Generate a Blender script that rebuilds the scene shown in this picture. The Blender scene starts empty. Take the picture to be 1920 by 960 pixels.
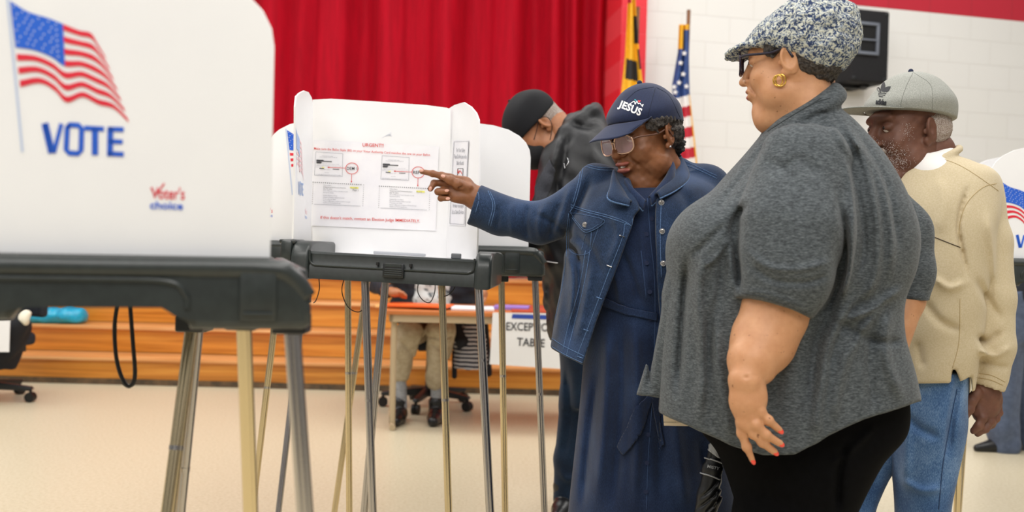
import bpy, bmesh, math, random
import numpy as np
from mathutils import Vector, Matrix
from mathutils.bvhtree import BVHTree
random.seed(7)
SC = bpy.context.scene
COL = SC.collection
# ---------------------------------------------------------------- camera, world, lights, exposure
F = 1900.0
CAM = np.array([0.0, 0.0, 1.10])
_a = math.radians(90 - 1.27); _r = math.radians(1.45)
RM = Matrix.Rotation(_a, 3, 'X') @ Matrix.Rotation(_r, 3, 'Z')
RC = np.array(RM)                                   # camera axes are its columns
cam = bpy.data.objects.new('camera', bpy.data.cameras.new('camera'))
COL.objects.link(cam); SC.camera = cam
cam.matrix_world = Matrix.Translation(Vector(CAM)) @ RM.to_4x4()
cam.data.sensor_width = 36.0; cam.data.lens = 36.0 * F / 1920.0
cam.data.clip_start = 0.05; cam.data.clip_end = 60
cam.data.dof.use_dof = True; cam.data.dof.focus_distance = 2.72; cam.data.dof.aperture_fstop = 2.8
W = bpy.data.worlds.new('room_air'); SC.world = W; W.use_nodes = True
_t = W.node_tree; _bg = _t.nodes['Background']; _tc = _t.nodes.new('ShaderNodeTexCoord'); _sp = _t.nodes.new('ShaderNodeSeparateXYZ'); _t.links.new(_tc.outputs['Generated'], _sp.inputs[0])
_mr = _t.nodes.new('ShaderNodeMapRange'); _mr.inputs[1].default_value = -1; _mr.inputs[2].default_value = 1; _t.links.new(_sp.outputs[2], _mr.inputs[0])
_cr = _t.nodes.new('ShaderNodeValToRGB'); _e = _cr.color_ramp.elements; _e[0].position = .42; _e[0].color = (.30, .27, .23, 1); _e[1].position = .85; _e[1].color = (1.0, 1.0, 1.0, 1)
_k = _e.new(.50); _k.color = (.42, .42, .42, 1); _k = _e.new(.62); _k.color = (.80, .80, .80, 1); _t.links.new(_mr.outputs[0], _cr.inputs[0])
_mp = _t.nodes.new('ShaderNodeMapping'); _mp.inputs['Scale'].default_value = (3.2, 3.2, .7); _t.links.new(_tc.outputs['Generated'], _mp.inputs[0])
_nz = _t.nodes.new('ShaderNodeTexNoise'); _nz.inputs['Scale'].default_value = 1.6; _t.links.new(_mp.outputs[0], _nz.inputs[0])
_c2 = _t.nodes.new('ShaderNodeValToRGB'); _c2.color_ramp.elements[0].position = .44; _c2.color_ramp.elements[0].color = (.10, .10, .11, 1); _c2.color_ramp.elements[1].position = .56; _c2.color_ramp.elements[1].color = (1.35, 1.33, 1.28, 1); _t.links.new(_nz.outputs[0], _c2.inputs[0])
_mx = _t.nodes.new('ShaderNodeMix'); _mx.data_type = 'RGBA'; _mx.blend_type = 'MULTIPLY'; _mx.inputs['Factor'].default_value = 1; _t.links.new(_cr.outputs[0], _mx.inputs[6]); _t.links.new(_c2.outputs[0], _mx.inputs[7])
_t.links.new(_mx.outputs[2], _bg.inputs[0]); _bg.inputs[1].default_value = 0.62   # unseen hall: bright overhead, dim below; noise patches added so metal reflects contrast
def lamp(name, loc, size, power, target=None, col=(1.0, 0.97, 0.93)):
    l = bpy.data.lights.new(name, 'AREA'); l.shape = 'RECTANGLE'; l.size, l.size_y = size
    l.energy = power; l.color = col
    o = bpy.data.objects.new(name, l); COL.objects.link(o); o.location = loc
    if target is not None:
        o.rotation_euler = (Vector(target) - Vector(loc)).to_track_quat('-Z', 'Y').to_euler()
    return o
lamp('ceiling_lamp', (-2.5, 2.2, 4.6), (1.2, 5.0), 61.875)
lamp('ceiling_lamp', (0.9, 1.4, 4.6), (1.2, 4.0), 61.875)
lamp('ceiling_lamp', (-1.2, 5.6, 4.6), (5.0, 1.0), 78.375)
lamp('ceiling_lamp', (3.2, 4.6, 4.6), (1.2, 4.5), 82.5)
lamp('ceiling_lamp', (-5.0, 5.5, 4.6), (1.2, 4.5), 49.5)
lamp('ceiling_lamp', (-0.5, -1.2, 4.0), (5.0, 1.0), 70.125, (0.0, 3.0, 1.0))
SC.view_settings.view_transform = 'Standard'; SC.view_settings.look = 'None'
SC.view_settings.gamma = 1.0; SC.view_settings.use_curve_mapping = False
SC.view_settings.exposure = 0.50
SC.cycles.use_denoising = True
# ---------------------------------------------------------------- camera geometry
def cray(px, py):
    v = np.array([(px - 960) / F, (480 - py) / F, -1.0]); return RC @ v
def at(px, py, D): return CAM + cray(px, py) * D
def on_plane(px, py, p0, n):
    r = cray(px, py); t = np.dot(np.asarray(p0) - CAM, n) / np.dot(r, n); return CAM + r * t
def floor_pt(px, py, z=0.0): return on_plane(px, py, (0, 0, z), np.array([0, 0, 1.0]))
# ---------------------------------------------------------------- materials
def lin(c):
    if isinstance(c, str): c = tuple(int(c[i:i+2], 16) / 255 for i in (0, 2, 4))
    return tuple((x / 12.92 if x <= 0.04045 else ((x + 0.055) / 1.055) ** 2.4) for x in c) + (1,)
class NT:
    def __init__(s, m): s.t = m.node_tree; s.n = s.t.nodes; s.l = s.t.links
    def add(s, typ, **kw):
        x = s.n.new(typ)
        for k, v in kw.items():
            if k.startswith('i_'):
                key = k[2:]; key = int(key) if key.isdigit() else key.replace('_', ' ')
                x.inputs[key].default_value = v
            else: setattr(x, k, v)
        return x
    def link(s, a, b): s.l.new(a, b)
def mat(name, c1, c2=None, rough=0.6, metal=0.0, nscale=8, stretch=(1, 1, 1), detail=4, lo=0.35, hi=0.65,
        bump=0.0, bscale=None, bdist=0.002, spec=0.5, sss=0.0, sheen=0.0, alpha=1.0, trans=0.0, coat=0.0, coord='Object', weave=None, emit=None):
    m = bpy.data.materials.new(name); m.use_nodes = True; T = NT(m)
    b = m.node_tree.nodes['Principled BSDF']
    b.inputs['Roughness'].default_value = rough; b.inputs['Metallic'].default_value = metal
    b.inputs['Specular IOR Level'].default_value = spec
    b.inputs['Base Color'].default_value = lin(c1)
    if sss: b.inputs['Subsurface Weight'].default_value = sss; b.inputs['Subsurface Radius'].default_value = (.012, .004, .002); b.inputs['Subsurface Scale'].default_value = 1.0
    if sheen: b.inputs['Sheen Weight'].default_value = sheen; b.inputs['Sheen Roughness'].default_value = .5
    if trans: b.inputs['Transmission Weight'].default_value = trans
    if coat: b.inputs['Coat Weight'].default_value = coat; b.inputs['Coat Roughness'].default_value = .1
    b.inputs['Alpha'].default_value = alpha
    tc = T.add('ShaderNodeTexCoord'); mp = T.add('ShaderNodeMapping'); mp.inputs['Scale'].default_value = stretch
    T.link(tc.outputs[coord], mp.inputs['Vector'])
    if c2 is not None:
        nz = T.add('ShaderNodeTexNoise', i_Scale=nscale, i_Detail=detail, i_Roughness=.6); T.link(mp.outputs[0], nz.inputs['Vector'])
        cr = T.add('ShaderNodeValToRGB'); cr.color_ramp.elements[0].position = lo; cr.color_ramp.elements[1].position = hi
        cr.color_ramp.elements[0].color = lin(c2); cr.color_ramp.elements[1].color = lin(c1)
        T.link(nz.outputs[0], cr.inputs[0]); T.link(cr.outputs[0], b.inputs['Base Color'])
        m['ramp'] = 1
    if bump:
        n2 = T.add('ShaderNodeTexNoise', i_Scale=bscale or nscale * 4, i_Detail=5); T.link(mp.outputs[0], n2.inputs['Vector'])
        bp = T.add('ShaderNodeBump', i_Strength=bump, i_Distance=bdist); T.link(n2.outputs[0], bp.inputs['Height']); T.link(bp.outputs[0], b.inputs['Normal'])
    return m
def denim_mat(name, c1, c2, c3, scale=1.0):
    m = mat(name, c1, rough=.85, sheen=.15, spec=.2); T = NT(m); b = m.node_tree.nodes['Principled BSDF']
    tc = T.add('ShaderNodeTexCoord')
    big = T.add('ShaderNodeTexNoise', i_Scale=7 * scale, i_Detail=4); T.link(tc.outputs['Object'], big.inputs['Vector'])
    mp = T.add('ShaderNodeMapping'); mp.inputs['Scale'].default_value = (1, 1, .25); mp.inputs['Rotation'].default_value = (0, .35, 0)
    T.link(tc.outputs['Object'], mp.inputs['Vector'])
    sm = T.add('ShaderNodeTexNoise', i_Scale=700 * scale, i_Detail=2); T.link(mp.outputs[0], sm.inputs['Vector'])
    mx = T.add('ShaderNodeMath', operation='MULTIPLY_ADD'); mx.inputs[1].default_value = .55; T.link(big.outputs[0], mx.inputs[0])
    m2 = T.add('ShaderNodeMath', operation='MULTIPLY'); m2.inputs[1].default_value = .45; T.link(sm.outputs[0], m2.inputs[0]); T.link(m2.outputs[0], mx.inputs[2])
    cr = T.add('ShaderNodeValToRGB'); e = cr.color_ramp.elements; e[0].position = .38; e[1].position = .64
    e[0].color = lin(c2); e[1].color = lin(c3); k = e.new(.5); k.color = lin(c1)
    T.link(mx.outputs[0], cr.inputs[0]); T.link(cr.outputs[0], b.inputs['Base Color'])
    bp = T.add('ShaderNodeBump', i_Strength=.35, i_Distance=.0015); T.link(sm.outputs[0], bp.inputs['Height']); T.link(bp.outputs[0], b.inputs['Normal'])
    return m
def heather_mat(name, c1, c2, c3, fine=500):
    m = mat(name, c1, rough=.9, sheen=.12, spec=.15); T = NT(m); b = m.node_tree.nodes['Principled BSDF']
    tc = T.add('ShaderNodeTexCoord'); mp = T.add('ShaderNodeMapping'); mp.inputs['Scale'].default_value = (.35, .35, 1.3)
    mp.inputs['Rotation'].default_value = (0, .12, 0); T.link(tc.outputs['Object'], mp.inputs['Vector'])
    a = T.add('ShaderNodeTexNoise', i_Scale=fine, i_Detail=3); T.link(mp.outputs[0], a.inputs['Vector'])
    a2 = T.add('ShaderNodeTexNoise', i_Scale=fine * .45, i_Detail=3); T.link(mp.outputs[0], a2.inputs['Vector'])
    mx = T.add('ShaderNodeMath', operation='ADD'); T.link(a.outputs[0], mx.inputs[0]); T.link(a2.outputs[0], mx.inputs[1])
    hf = T.add('ShaderNodeMath', operation='MULTIPLY'); hf.inputs[1].default_value = .5; T.link(mx.outputs[0], hf.inputs[0])
    cr = T.add('ShaderNodeValToRGB'); e = cr.color_ramp.elements; e[0].position = .38; e[1].position = .64
    e[0].color = lin(c2); e[1].color = lin(c3); k = e.new(.5); k.color = lin(c1)
    T.link(hf.outputs[0], cr.inputs[0]); T.link(cr.outputs[0], b.inputs['Base Color'])
    return m
MT = {}
MT['white'] = mat('panel_white', 'f4f4f5', 'efeff1', rough=.45, nscale=3, bump=.05, bscale=30)
MT['paper'] = mat('paper_white', 'f2f1f4', 'e9e8ee', rough=.8, nscale=9, bump=.3, bscale=14, bdist=.004)
MT['plastic'] = mat('charcoal_plastic', '2e3433', '282d2c', rough=.36, nscale=60, bump=.12, bscale=900, bdist=.0005, coat=.15)
MT['plastic_dark'] = mat('dark_plastic', '1a1d1f', rough=.4)
MT['black'] = mat('black_rubber', '0b0b0c', rough=.5)
MT['brass'] = mat('warm_tube_metal', 'dcc9a2', rough=.2, metal=1.0)
MT['steel'] = mat('steel_tube_metal', 'bdb7b2', rough=.2, metal=1.0)
MT['red_ink'] = mat('red_ink', 'd8352a', rough=.8)
MT['blk_ink'] = mat('black_ink', '2a2a30', rough=.8)
MT['gray_ink'] = mat('gray_ink', '8d8f98', rough=.8)
MT['lite_ink'] = mat('light_gray_ink', 'a9abb5', rough=.8)
MT['yellow_ink'] = mat('yellow_highlight', 'f3ee6a', rough=.8)
MT['art_red'] = mat('art_red', 'e3223a', 'd91e36', rough=.6)
MT['art_blue'] = mat('art_blue', '1b62d8', '1a58c8', rough=.6)
MT['art_pale'] = mat('art_pale_blue', 'c3d0ea', rough=.6)
MT['fade_red'] = mat('faded_red', 'eec9cf', rough=.6)
MT['fade_blue'] = mat('faded_blue', 'a9bfe8', rough=.6)
# ---------------------------------------------------------------- object helpers
def tag(o, label=None, cat=None, group=None, kind=None):
    if label: o['label'] = label
    if cat: o['category'] = cat
    if group: o['group'] = group
    if kind: o['kind'] = kind
    return o
def thing(name, loc, label, cat, group=None):
    o = bpy.data.objects.new(name, None); COL.objects.link(o); o.location = Vector(loc); o.empty_display_size = .1
    o['base'] = tuple(float(x) for x in loc)
    return tag(o, label, cat, group)
def base_of(o):
    b = Vector((0, 0, 0))
    while o is not None:
        b = b + o.location; o = o.parent
    return b
def link(name, me, m=None, parent=None, smooth=False, label=None):
    """verts are in world coordinates; they are shifted into the parent's frame"""
    o = bpy.data.objects.new(name, me); COL.objects.link(o)
    if m is not None:
        for k in (m if isinstance(m, (list, tuple)) else [m]): me.materials.append(k)
    if parent is not None:
        o.parent = parent; b = base_of(parent); me.transform(Matrix.Translation(-b))
    if smooth: me.polygons.foreach_set('use_smooth', [True] * len(me.polygons))
    if label: o['label'] = label
    return o
def mesh_np(name, V, Fc):
    me = bpy.data.meshes.new(name); V = np.asarray(V, dtype=np.float32)
    if isinstance(Fc, np.ndarray):
        n, k = Fc.shape
        me.vertices.add(len(V)); me.vertices.foreach_set('co', V.ravel())
        me.loops.add(n * k); me.loops.foreach_set('vertex_index', Fc.ravel().astype(np.int32))
        me.polygons.add(n); me.polygons.foreach_set('loop_start', np.arange(0, n * k, k, dtype=np.int32))
        me.update(calc_edges=True); me.validate()
    else:
        me.from_pydata([tuple(map(float, v)) for v in V], [], Fc); me.update()
    return me
class BM:
    """collects shapes into one bmesh, world coordinates (optionally through a matrix)"""
    def __init__(s, M=None): s.b = bmesh.new(); s.M = M or Matrix.Identity(4)
    def box(s, c, size, R=None, bev=0.0, seg=2):
        r = bmesh.ops.create_cube(s.b, size=1.0); vs = r['verts']
        bmesh.ops.scale(s.b, vec=Vector(size), verts=vs)
        if bev:
            es = list({e for v in vs for e in v.link_edges})
            rr = bmesh.ops.bevel(s.b, geom=es, offset=bev, segments=seg, affect='EDGES', profile=.5)
            vs = list({v for f in rr['faces'] for v in f.verts} | {v for v in vs if v.is_valid})
        T = Matrix.Translation(Vector(c)) @ (R.to_4x4() if R is not None else Matrix.Identity(4))
        bmesh.ops.transform(s.b, matrix=s.M @ T, verts=vs); return s
    def cyl(s, p, q, r0, r1=None, seg=16, caps=True):
        p, q = Vector(p), Vector(q); d = q - p; r1 = r0 if r1 is None else r1
        r = bmesh.ops.create_cone(s.b, cap_ends=caps, segments=seg, radius1=r0, radius2=r1, depth=d.length)
        T = Matrix.Translation((p + q) / 2) @ d.to_track_quat('Z', 'Y').to_matrix().to_4x4()
        bmesh.ops.transform(s.b, matrix=s.M @ T, verts=r['verts']); return s
    def ball(s, c, r, seg=16, R=None):
        rr = bmesh.ops.create_uvsphere(s.b, u_segments=seg, v_segments=max(6, seg // 2), radius=1.0)
        sc = Vector(r) if hasattr(r, '__len__') else Vector((r, r, r))
        T = Matrix.Translation(Vector(c)) @ (R.to_4x4() if R is not None else Matrix.Identity(4)) @ Matrix.Diagonal(sc.to_4d() if False else Vector((sc.x, sc.y, sc.z, 1)))
        bmesh.ops.transform(s.b, matrix=s.M @ T, verts=rr['verts']); return s
    def prism(s, prof, O, ex, ey, ez, depth, bev=0.0, seg=3):
        """profile (a,b) along ex, ey; extruded by depth along ez from O"""
        O, ex, ey, ez = map(Vector, (O, ex, ey, ez)); n = len(prof)
        a = [s.b.verts.new(s.M @ (O + ex * x + ey * y)) for x, y in prof]
        c = [s.b.verts.new(s.M @ (O + ex * x + ey * y + ez * depth)) for x, y in prof]
        f0 = s.b.faces.new(a); f1 = s.b.faces.new(c[::-1]); side = []
        for i in range(n): side.append(s.b.faces.new((a[i], c[i], c[(i + 1) % n], a[(i + 1) % n])))
        if bev:
            es = list({e for f in (f0, f1) for e in f.edges})
            bmesh.ops.bevel(s.b, geom=es, offset=bev, segments=seg, affect='EDGES', profile=.5)
        return s
    def tube(s, pts, r, seg=8, closed=False):
        P = [Vector(p) for p in pts]; n = len(P); rings = []; up = Vector((0.13, 0.31, 1)).normalized()
        if closed:
            cc = sum(P, Vector()) / n; up = sum(((P[i] - cc).cross(P[(i + 1) % n] - cc) for i in range(n)), Vector()).normalized()
        for i, p in enumerate(P):
            t = (P[(i + 1) % n] - P[i - 1]) if closed else (P[min(i + 1, n - 1)] - P[max(i - 1, 0)])
            t.normalize(); x = t.cross(up)
            if x.length < 1e-3: x = t.cross(Vector((1, 0, 0)))
            x.normalize(); y = t.cross(x); rr = r[i] if hasattr(r, '__len__') else r
            rings.append([s.b.verts.new(s.M @ (p + (x * math.cos(a) + y * math.sin(a)) * rr)) for a in [2 * math.pi * k / seg for k in range(seg)]])
        for i in range(n if closed else n - 1):
            A, B = rings[i], rings[(i + 1) % n]
            for k in range(seg): s.b.faces.new((A[k], A[(k + 1) % seg], B[(k + 1) % seg], B[k]))
        if not closed: s.b.faces.new(rings[0][::-1]); s.b.faces.new(rings[-1])
        return s
    def sheet(s, grid, th=0.0):
        n, m = len(grid), len(grid[0]); vs = [[s.b.verts.new(s.M @ Vector(p)) for p in row] for row in grid]
        for i in range(n - 1):
            for j in range(m - 1): s.b.faces.new((vs[i][j], vs[i + 1][j], vs[i + 1][j + 1], vs[i][j + 1]))
        return s
    def done(s, name, m=None, parent=None, smooth=False, label=None, solid=0.0, sub=0, auto=True):
        bmesh.ops.recalc_face_normals(s.b, faces=s.b.faces)
        me = bpy.data.meshes.new(name); s.b.to_mesh(me); s.b.free()
        o = link(name, me, m, parent, smooth, label)
        if solid:
            md = o.modifiers.new('thickness', 'SOLIDIFY'); md.thickness = solid; md.offset = 0
        if sub:
            md = o.modifiers.new('round', 'SUBSURF'); md.levels = md.render_levels = sub
        if smooth and auto:
            me.set_sharp_from_angle(angle=math.radians(38))
        return o
def spline(pts, n=8, closed=False):
    P = np.array(pts, float); m = len(P); out = []
    rng = range(m) if closed else range(m - 1)
    for i in rng:
        p0 = P[i - 1] if (i > 0 or closed) else 2 * P[0] - P[1]; p1 = P[i]; p2 = P[(i + 1) % m]
        p3 = P[(i + 2) % m] if (i + 2 < m or closed) else 2 * P[-1] - P[-2]
        for k in range(n):
            t = k / n; out.append(.5 * ((2 * p1) + (-p0 + p2) * t + (2 * p0 - 5 * p1 + 4 * p2 - p3) * t * t + (-p0 + 3 * p1 - 3 * p2 + p3) * t ** 3))
    if not closed: out.append(P[-1])
    return out
# ---------------------------------------------------------------- text and flat prints
def text_data(s, res=2, bold=0.0, space=1.0):
    c = bpy.data.curves.new('txt', 'FONT'); c.body = s; c.resolution_u = res; c.offset = bold; c.space_character = space
    o = bpy.data.objects.new('txt', c); COL.objects.link(o)
    bpy.context.view_layer.update()
    dg = bpy.context.evaluated_depsgraph_get(); me = bpy.data.meshes.new_from_object(o.evaluated_get(dg), depsgraph=dg)
    V = np.array([v.co[:] for v in me.vertices]) if len(me.vertices) else np.zeros((0, 3)); Fc = [tuple(p.vertices) for p in me.polygons]
    bpy.data.objects.remove(o); bpy.data.curves.remove(c); bpy.data.meshes.remove(me)
    if len(V):
        V[:, 0] -= V[:, 0].min(); w = V[:, 0].max(); V /= w
    return V, Fc
class Print:
    """flat marks collected on a surface given by a mapping (px,py) -> world; each mark gets a material slot"""
    def __init__(s, fn): s.fn = fn; s.V = []; s.F = []; s.mi = []; s.mats = []; s.lift = 0
    def slot(s, m):
        if m not in s.mats: s.mats.append(m)
        return s.mats.index(m)
    def poly(s, pts, m):
        k = len(s.V); s.V += [s.fn(x, y) for x, y in pts]; s.F.append(tuple(range(k, k + len(pts)))); s.mi.append(s.slot(m))
    def quadstrip(s, A, B, m):
        k = len(s.V); n = len(A); s.V += [s.fn(x, y) for x, y in A] + [s.fn(x, y) for x, y in B]
        for i in range(n - 1): s.F.append((k + i, k + i + 1, k + n + i + 1, k + n + i)); s.mi.append(s.slot(m))
    def line(s, p, q, w, m):
        p, q = np.array(p, float), np.array(q, float); d = q - p; d /= np.linalg.norm(d); n = np.array([-d[1], d[0]]) * w / 2
        s.poly([p + n, q + n, q - n, p - n], m)
    def stroke(s, pts, w, m):
        P = np.array(pts, float); A, B = [], []
        for i in range(len(P)):
            d = P[min(i + 1, len(P) - 1)] - P[max(i - 1, 0)]; d /= (np.linalg.norm(d) + 1e-9); n = np.array([-d[1], d[0]]) * w / 2
            A.append(P[i] + n); B.append(P[i] - n)
        s.quadstrip(A, B, m)
    def ring(s, c, r, w, m, n=32):
        pts = [(c[0] + r[0] * math.cos(2 * math.pi * i / n), c[1] + r[1] * math.sin(2 * math.pi * i / n)) for i in range(n + 1)]; s.stroke(pts, w, m)
    def text(s, t, p, q, h, m, bold=0.0, res=2, space=1.0):
        """baseline from p to q in px, capital height h px"""
        V, Fc = text_data(t, res, bold, space)
        if not len(V): return
        p, q = np.array(p, float), np.array(q, float); d = q - p; L = np.linalg.norm(d); d /= L; up = np.array([d[1], -d[0]])
        cap = V[:, 1].max()
        k = len(s.V)
        for v in V:
            a = p + d * v[0] * L + up * v[1] / cap * h; s.V.append(s.fn(a[0], a[1]))
        for f in Fc: s.F.append(tuple(k + i for i in f)); s.mi.append(s.slot(m))
    def done(s, name, parent, label=None):
        me = bpy.data.meshes.new(name); me.from_pydata([tuple(map(float, v)) for v in s.V], [], s.F)
        for m in s.mats: me.materials.append(m)
        me.polygons.foreach_set('material_index', s.mi); me.update()
        return link(name, me, None, parent, label=label)
# ================================================================ THE SETTING
def wood_mat(name, c1, c2, c3, ax=(0.35, 6, 9)):
    m = mat(name, c1, rough=.38, coat=.2); T = NT(m); b = m.node_tree.nodes['Principled BSDF']
    tc = T.add('ShaderNodeTexCoord'); mp = T.add('ShaderNodeMapping'); mp.inputs['Scale'].default_value = ax; T.link(tc.outputs['Object'], mp.inputs['Vector'])
    a = T.add('ShaderNodeTexNoise', i_Scale=3.0, i_Detail=8, i_Distortion=.6); T.link(mp.outputs[0], a.inputs['Vector'])
    cr = T.add('ShaderNodeValToRGB'); e = cr.color_ramp.elements; e[0].position = .32; e[1].position = .68
    e[0].color = lin(c2); e[1].color = lin(c3); k = e.new(.5); k.color = lin(c1)
    T.link(a.outputs[0], cr.inputs[0]); T.link(cr.outputs[0], b.inputs['Base Color']); return m
def block_mat(name, c1, c2, mortar, w=.40, h=.20, rough=.5):
    m = mat(name, c1, rough=rough); T = NT(m); b = m.node_tree.nodes['Principled BSDF']
    tc = T.add('ShaderNodeTexCoord'); mp = T.add('ShaderNodeMapping'); T.link(tc.outputs['UV'], mp.inputs['Vector'])
    br = T.add('ShaderNodeTexBrick', i_Scale=1.0, i_Mortar_Size=.0045, i_Mortar_Smooth=.5, i_Brick_Width=w, i_Row_Height=h)
    br.inputs['Color1'].default_value = lin(c1); br.inputs['Color2'].default_value = lin(c2); br.inputs['Mortar'].default_value = lin(mortar)
    T.link(mp.outputs[0], br.inputs['Vector']); T.link(br.outputs[0], b.inputs['Base Color'])
    bp = T.add('ShaderNodeBump', i_Strength=.5, i_Distance=.004, invert=True); T.link(br.outputs['Fac'], bp.inputs['Height']); T.link(bp.outputs[0], b.inputs['Normal'])
    return m
MT['wood'] = wood_mat('varnished_step_wood', 'd68a30', 'b46c1c', 'e39d40')
MT['wood_edge'] = wood_mat('worn_step_edge', 'd99a5c', 'c07c3c', 'e8b47c')
MT['kick'] = mat('scuffed_kick_strip', '6b5238', '3f3426', rough=.6, nscale=14)
MT['floor'] = mat('speckled_beige_floor', 'd4cab0', 'c2b697', rough=.33, nscale=70, detail=6, lo=.3, hi=.6, bump=.06, bscale=9, bdist=.004)
T_ = NT(MT['floor'])
MT['cmu'] = block_mat('white_painted_block', 'edecea', 'ecebe8', 'e6e4e1')
MT['cmu_red'] = block_mat('red_painted_block', 'c8273c', 'c22438', 'b01e30')
MT['pillar_red'] = block_mat('bright_red_painted_block', 'e62c3a', 'e22937', 'ea4550')
# floor
BM().box((0, 4, -.05), (16, 14, .1)).done('floor', MT['floor'], tag(bpy.data.objects.new('x', None)) if False else None)
bpy.data.objects['floor']['kind'] = 'structure'
def uvwall(name, O, ex, ez, L, H, m, th=.1):
    O, ex, ez = Vector(O), Vector(ex).normalized(), Vector(ez); nrm = ex.cross(ez).normalized()   # front normal
    me = bpy.data.meshes.new(name)
    V = [O, O + ex * L, O + ex * L + ez * H, O + ez * H]; V += [v - nrm * th for v in V]
    me.from_pydata([v[:] for v in V], [], [(0, 1, 2, 3), (7, 6, 5, 4), (0, 4, 5, 1), (1, 5, 6, 2), (2, 6, 7, 3), (3, 7, 4, 0)])
    uv = me.uv_layers.new(name='UVMap')
    for li, l in enumerate(me.loops):
        v = Vector(me.vertices[l.vertex_index].co) - O; uv.data[li].uv = (v.dot(ex) , v.z)
    o = link(name, me, m); o['kind'] = 'structure'; return o
wd = Vector((1, .28, 0)).normalized()
W0 = Vector((.86, 7.62, 0))
uvwall('wall_right', W0, wd, (0, 0, 1), 7.5, 2.99, MT['cmu'])
uvwall('wall_right_upper', W0 + Vector((0, 0, 2.99)), wd, (0, 0, 1), 7.5, 1.6, MT['cmu_red'])
bpy.data.objects['wall_right_upper'].name = 'wall_upper'
# stage steps, stage, curtain
ST = thing('stage_steps', (-3, 6.9, 0), 'wide varnished orange wooden steps running up to the stage in front of the red curtain', 'steps')
YS = [6.9, 7.2, 7.5, 7.8, 8.6]
for i in range(4):
    z0, z1 = .185 * i, .185 * (i + 1)
    b = BM(); b.box((-2.85, (YS[i] + 8.6) / 2 + .012, (z0 + z1) / 2 - .01), (7.2, 8.6 - YS[i], z1 - z0 - .022), bev=.002); s_ = b.done('step', MT['wood'], ST)
    b = BM(); b.box((-2.85, (YS[i] + YS[i + 1]) / 2 - .012, z1 - .012), (7.21, YS[i + 1] - YS[i] + .02, .024), bev=.006); b.done('tread', MT['wood_edge'], s_, smooth=True, label='worn paler tread board')
BM().box((-2.85, 6.902, .02), (7.2, .012, .04)).done('kick_strip', MT['kick'], ST, label='dark scuffed strip along the floor')
MT['velvet'] = mat('crimson_velvet', 'b4001f', 'a2001b', rough=.8, spec=.2, nscale=5, stretch=(6, 1, .5), bump=.1, bscale=200)
b = BM(); grid = []
rnd = random.Random(3); xs = np.linspace(-6.4, .80, 560)
fold = []; ph = 0.0
for x in xs:
    per = .17 if x > .25 else .46
    ph += (xs[1] - xs[0]) / per * 2 * math.pi
    fold.append((.055 if x > .25 else .085) * math.copysign(abs(math.sin(ph)) ** .75, math.sin(ph)) + .04 * math.sin(ph * .37 + 1.0) + (.012 if x > .25 else .02) * math.sin(ph * 1.7 + .4))
for z in np.linspace(.745, 4.3, 12):
    grid.append([(x + .01 * math.sin(3 * z + x * 5), 8.05 + f * (1 - .1 * math.sin(z * 1.7 + x)), z) for x, f in zip(xs, fold)])
b.sheet(grid)
cu = b.done('stage_curtain', MT['velvet'], smooth=True, solid=.006, auto=False)
tag(cu, 'deep red velvet curtain hanging in folds across the stage', 'curtain')
# red proscenium pillar
pil = uvwall('trim_1', (.765, 7.52, 0), (.17, .02, 0), (0, 0, 1), .19, 4.4, MT['pillar_red'], th=.62)
# ================================================================ VOTING BOOTHS
def vote_art(fn, scale_mats, parent, voter=True):
    R_, B_, P_ = scale_mats; pr = Print(fn)
    Tc = spline([(19, 2), (52, 22), (90, 34), (118, 45), (148, 57), (170, 62), (183, 82), (196, 104)], 6)
    Bc = spline([(38, 163), (75, 156), (103, 170), (125, 192), (155, 182), (185, 196), (214, 204), (242, 230)], 6)
    n = len(Tc)
    for st in range(0, 13, 2):
        a0, a1 = st / 13, (st + 1) / 13; i0 = 0 if st >= 7 else int(n * .42)
        A = [Tc[i] * (1 - a0) + Bc[i] * a0 for i in range(i0, n)]; Bq = [Tc[i] * (1 - a1) + Bc[i] * a1 for i in range(i0, n)]
        pr.quadstrip(A, Bq, R_)
    ce = int(n * .42)
    pr.quadstrip([Tc[i] for i in range(ce + 1)], [Tc[i] * (1 - 7 / 13) + Bc[i] * 7 / 13 for i in range(ce + 1)], B_)
    s0 = pr.fn
    pr.fn = parent['fn2'] if False else s0
    for r in range(7):
        for c in range(6):
            u = (c + .5 + (r % 2) * .35) / 6.6 * ce; i = int(u); t = (r + .6) / 7.6 * 7 / 13
            p = Tc[i] * (1 - t) + Bc[i] * t
            pts = []
            for k in range(10):
                rr = 2.7 if k % 2 == 0 else 1.15; an = math.pi * k / 5 - math.pi / 2; pts.append((p[0] + rr * math.cos(an), p[1] + rr * math.sin(an)))
            pr.poly(pts, (scale_mats[3], 'up'))if False else stars.append(pts) if (stars := pr.__dict__.setdefault('stars', [])) is not None else None
    pr.stroke([(14, -4), (20, 60), (30, 160), (42, 285)], 4.5, P_)
    pr.stroke([(84, 231), (96, 286), (101, 286), (115, 232)], 8, B_); pr.stroke([(84, 231), (97, 287)], 13, B_)
    pr.stroke([(126, 240), (131, 234), (147, 235), (153, 241), (152, 282), (146, 288), (130, 287), (124, 281), (126, 240), (131, 234)], 10, B_)
    pr.stroke([(158, 240), (195, 242)], 9, B_); pr.stroke([(178, 241), (178, 291)], 12, B_)
    pr.stroke([(207, 238), (206, 293)], 11, B_); pr.stroke([(203, 242), (232, 243)], 9, B_); pr.stroke([(205, 265), (230, 266)], 8.5, B_); pr.stroke([(203, 288), (232, 289.5)], 9, B_)
    if voter:
        pr.text("Voter's", (283, 372), (346, 374), 22, R_, bold=.01, res=3); pr.stroke([(283, 352), (290, 368), (308, 344)], 3, R_)
        pr.text('choice', (281, 391), (343, 393), 14, B_, bold=.02, res=3)
    return pr
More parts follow.
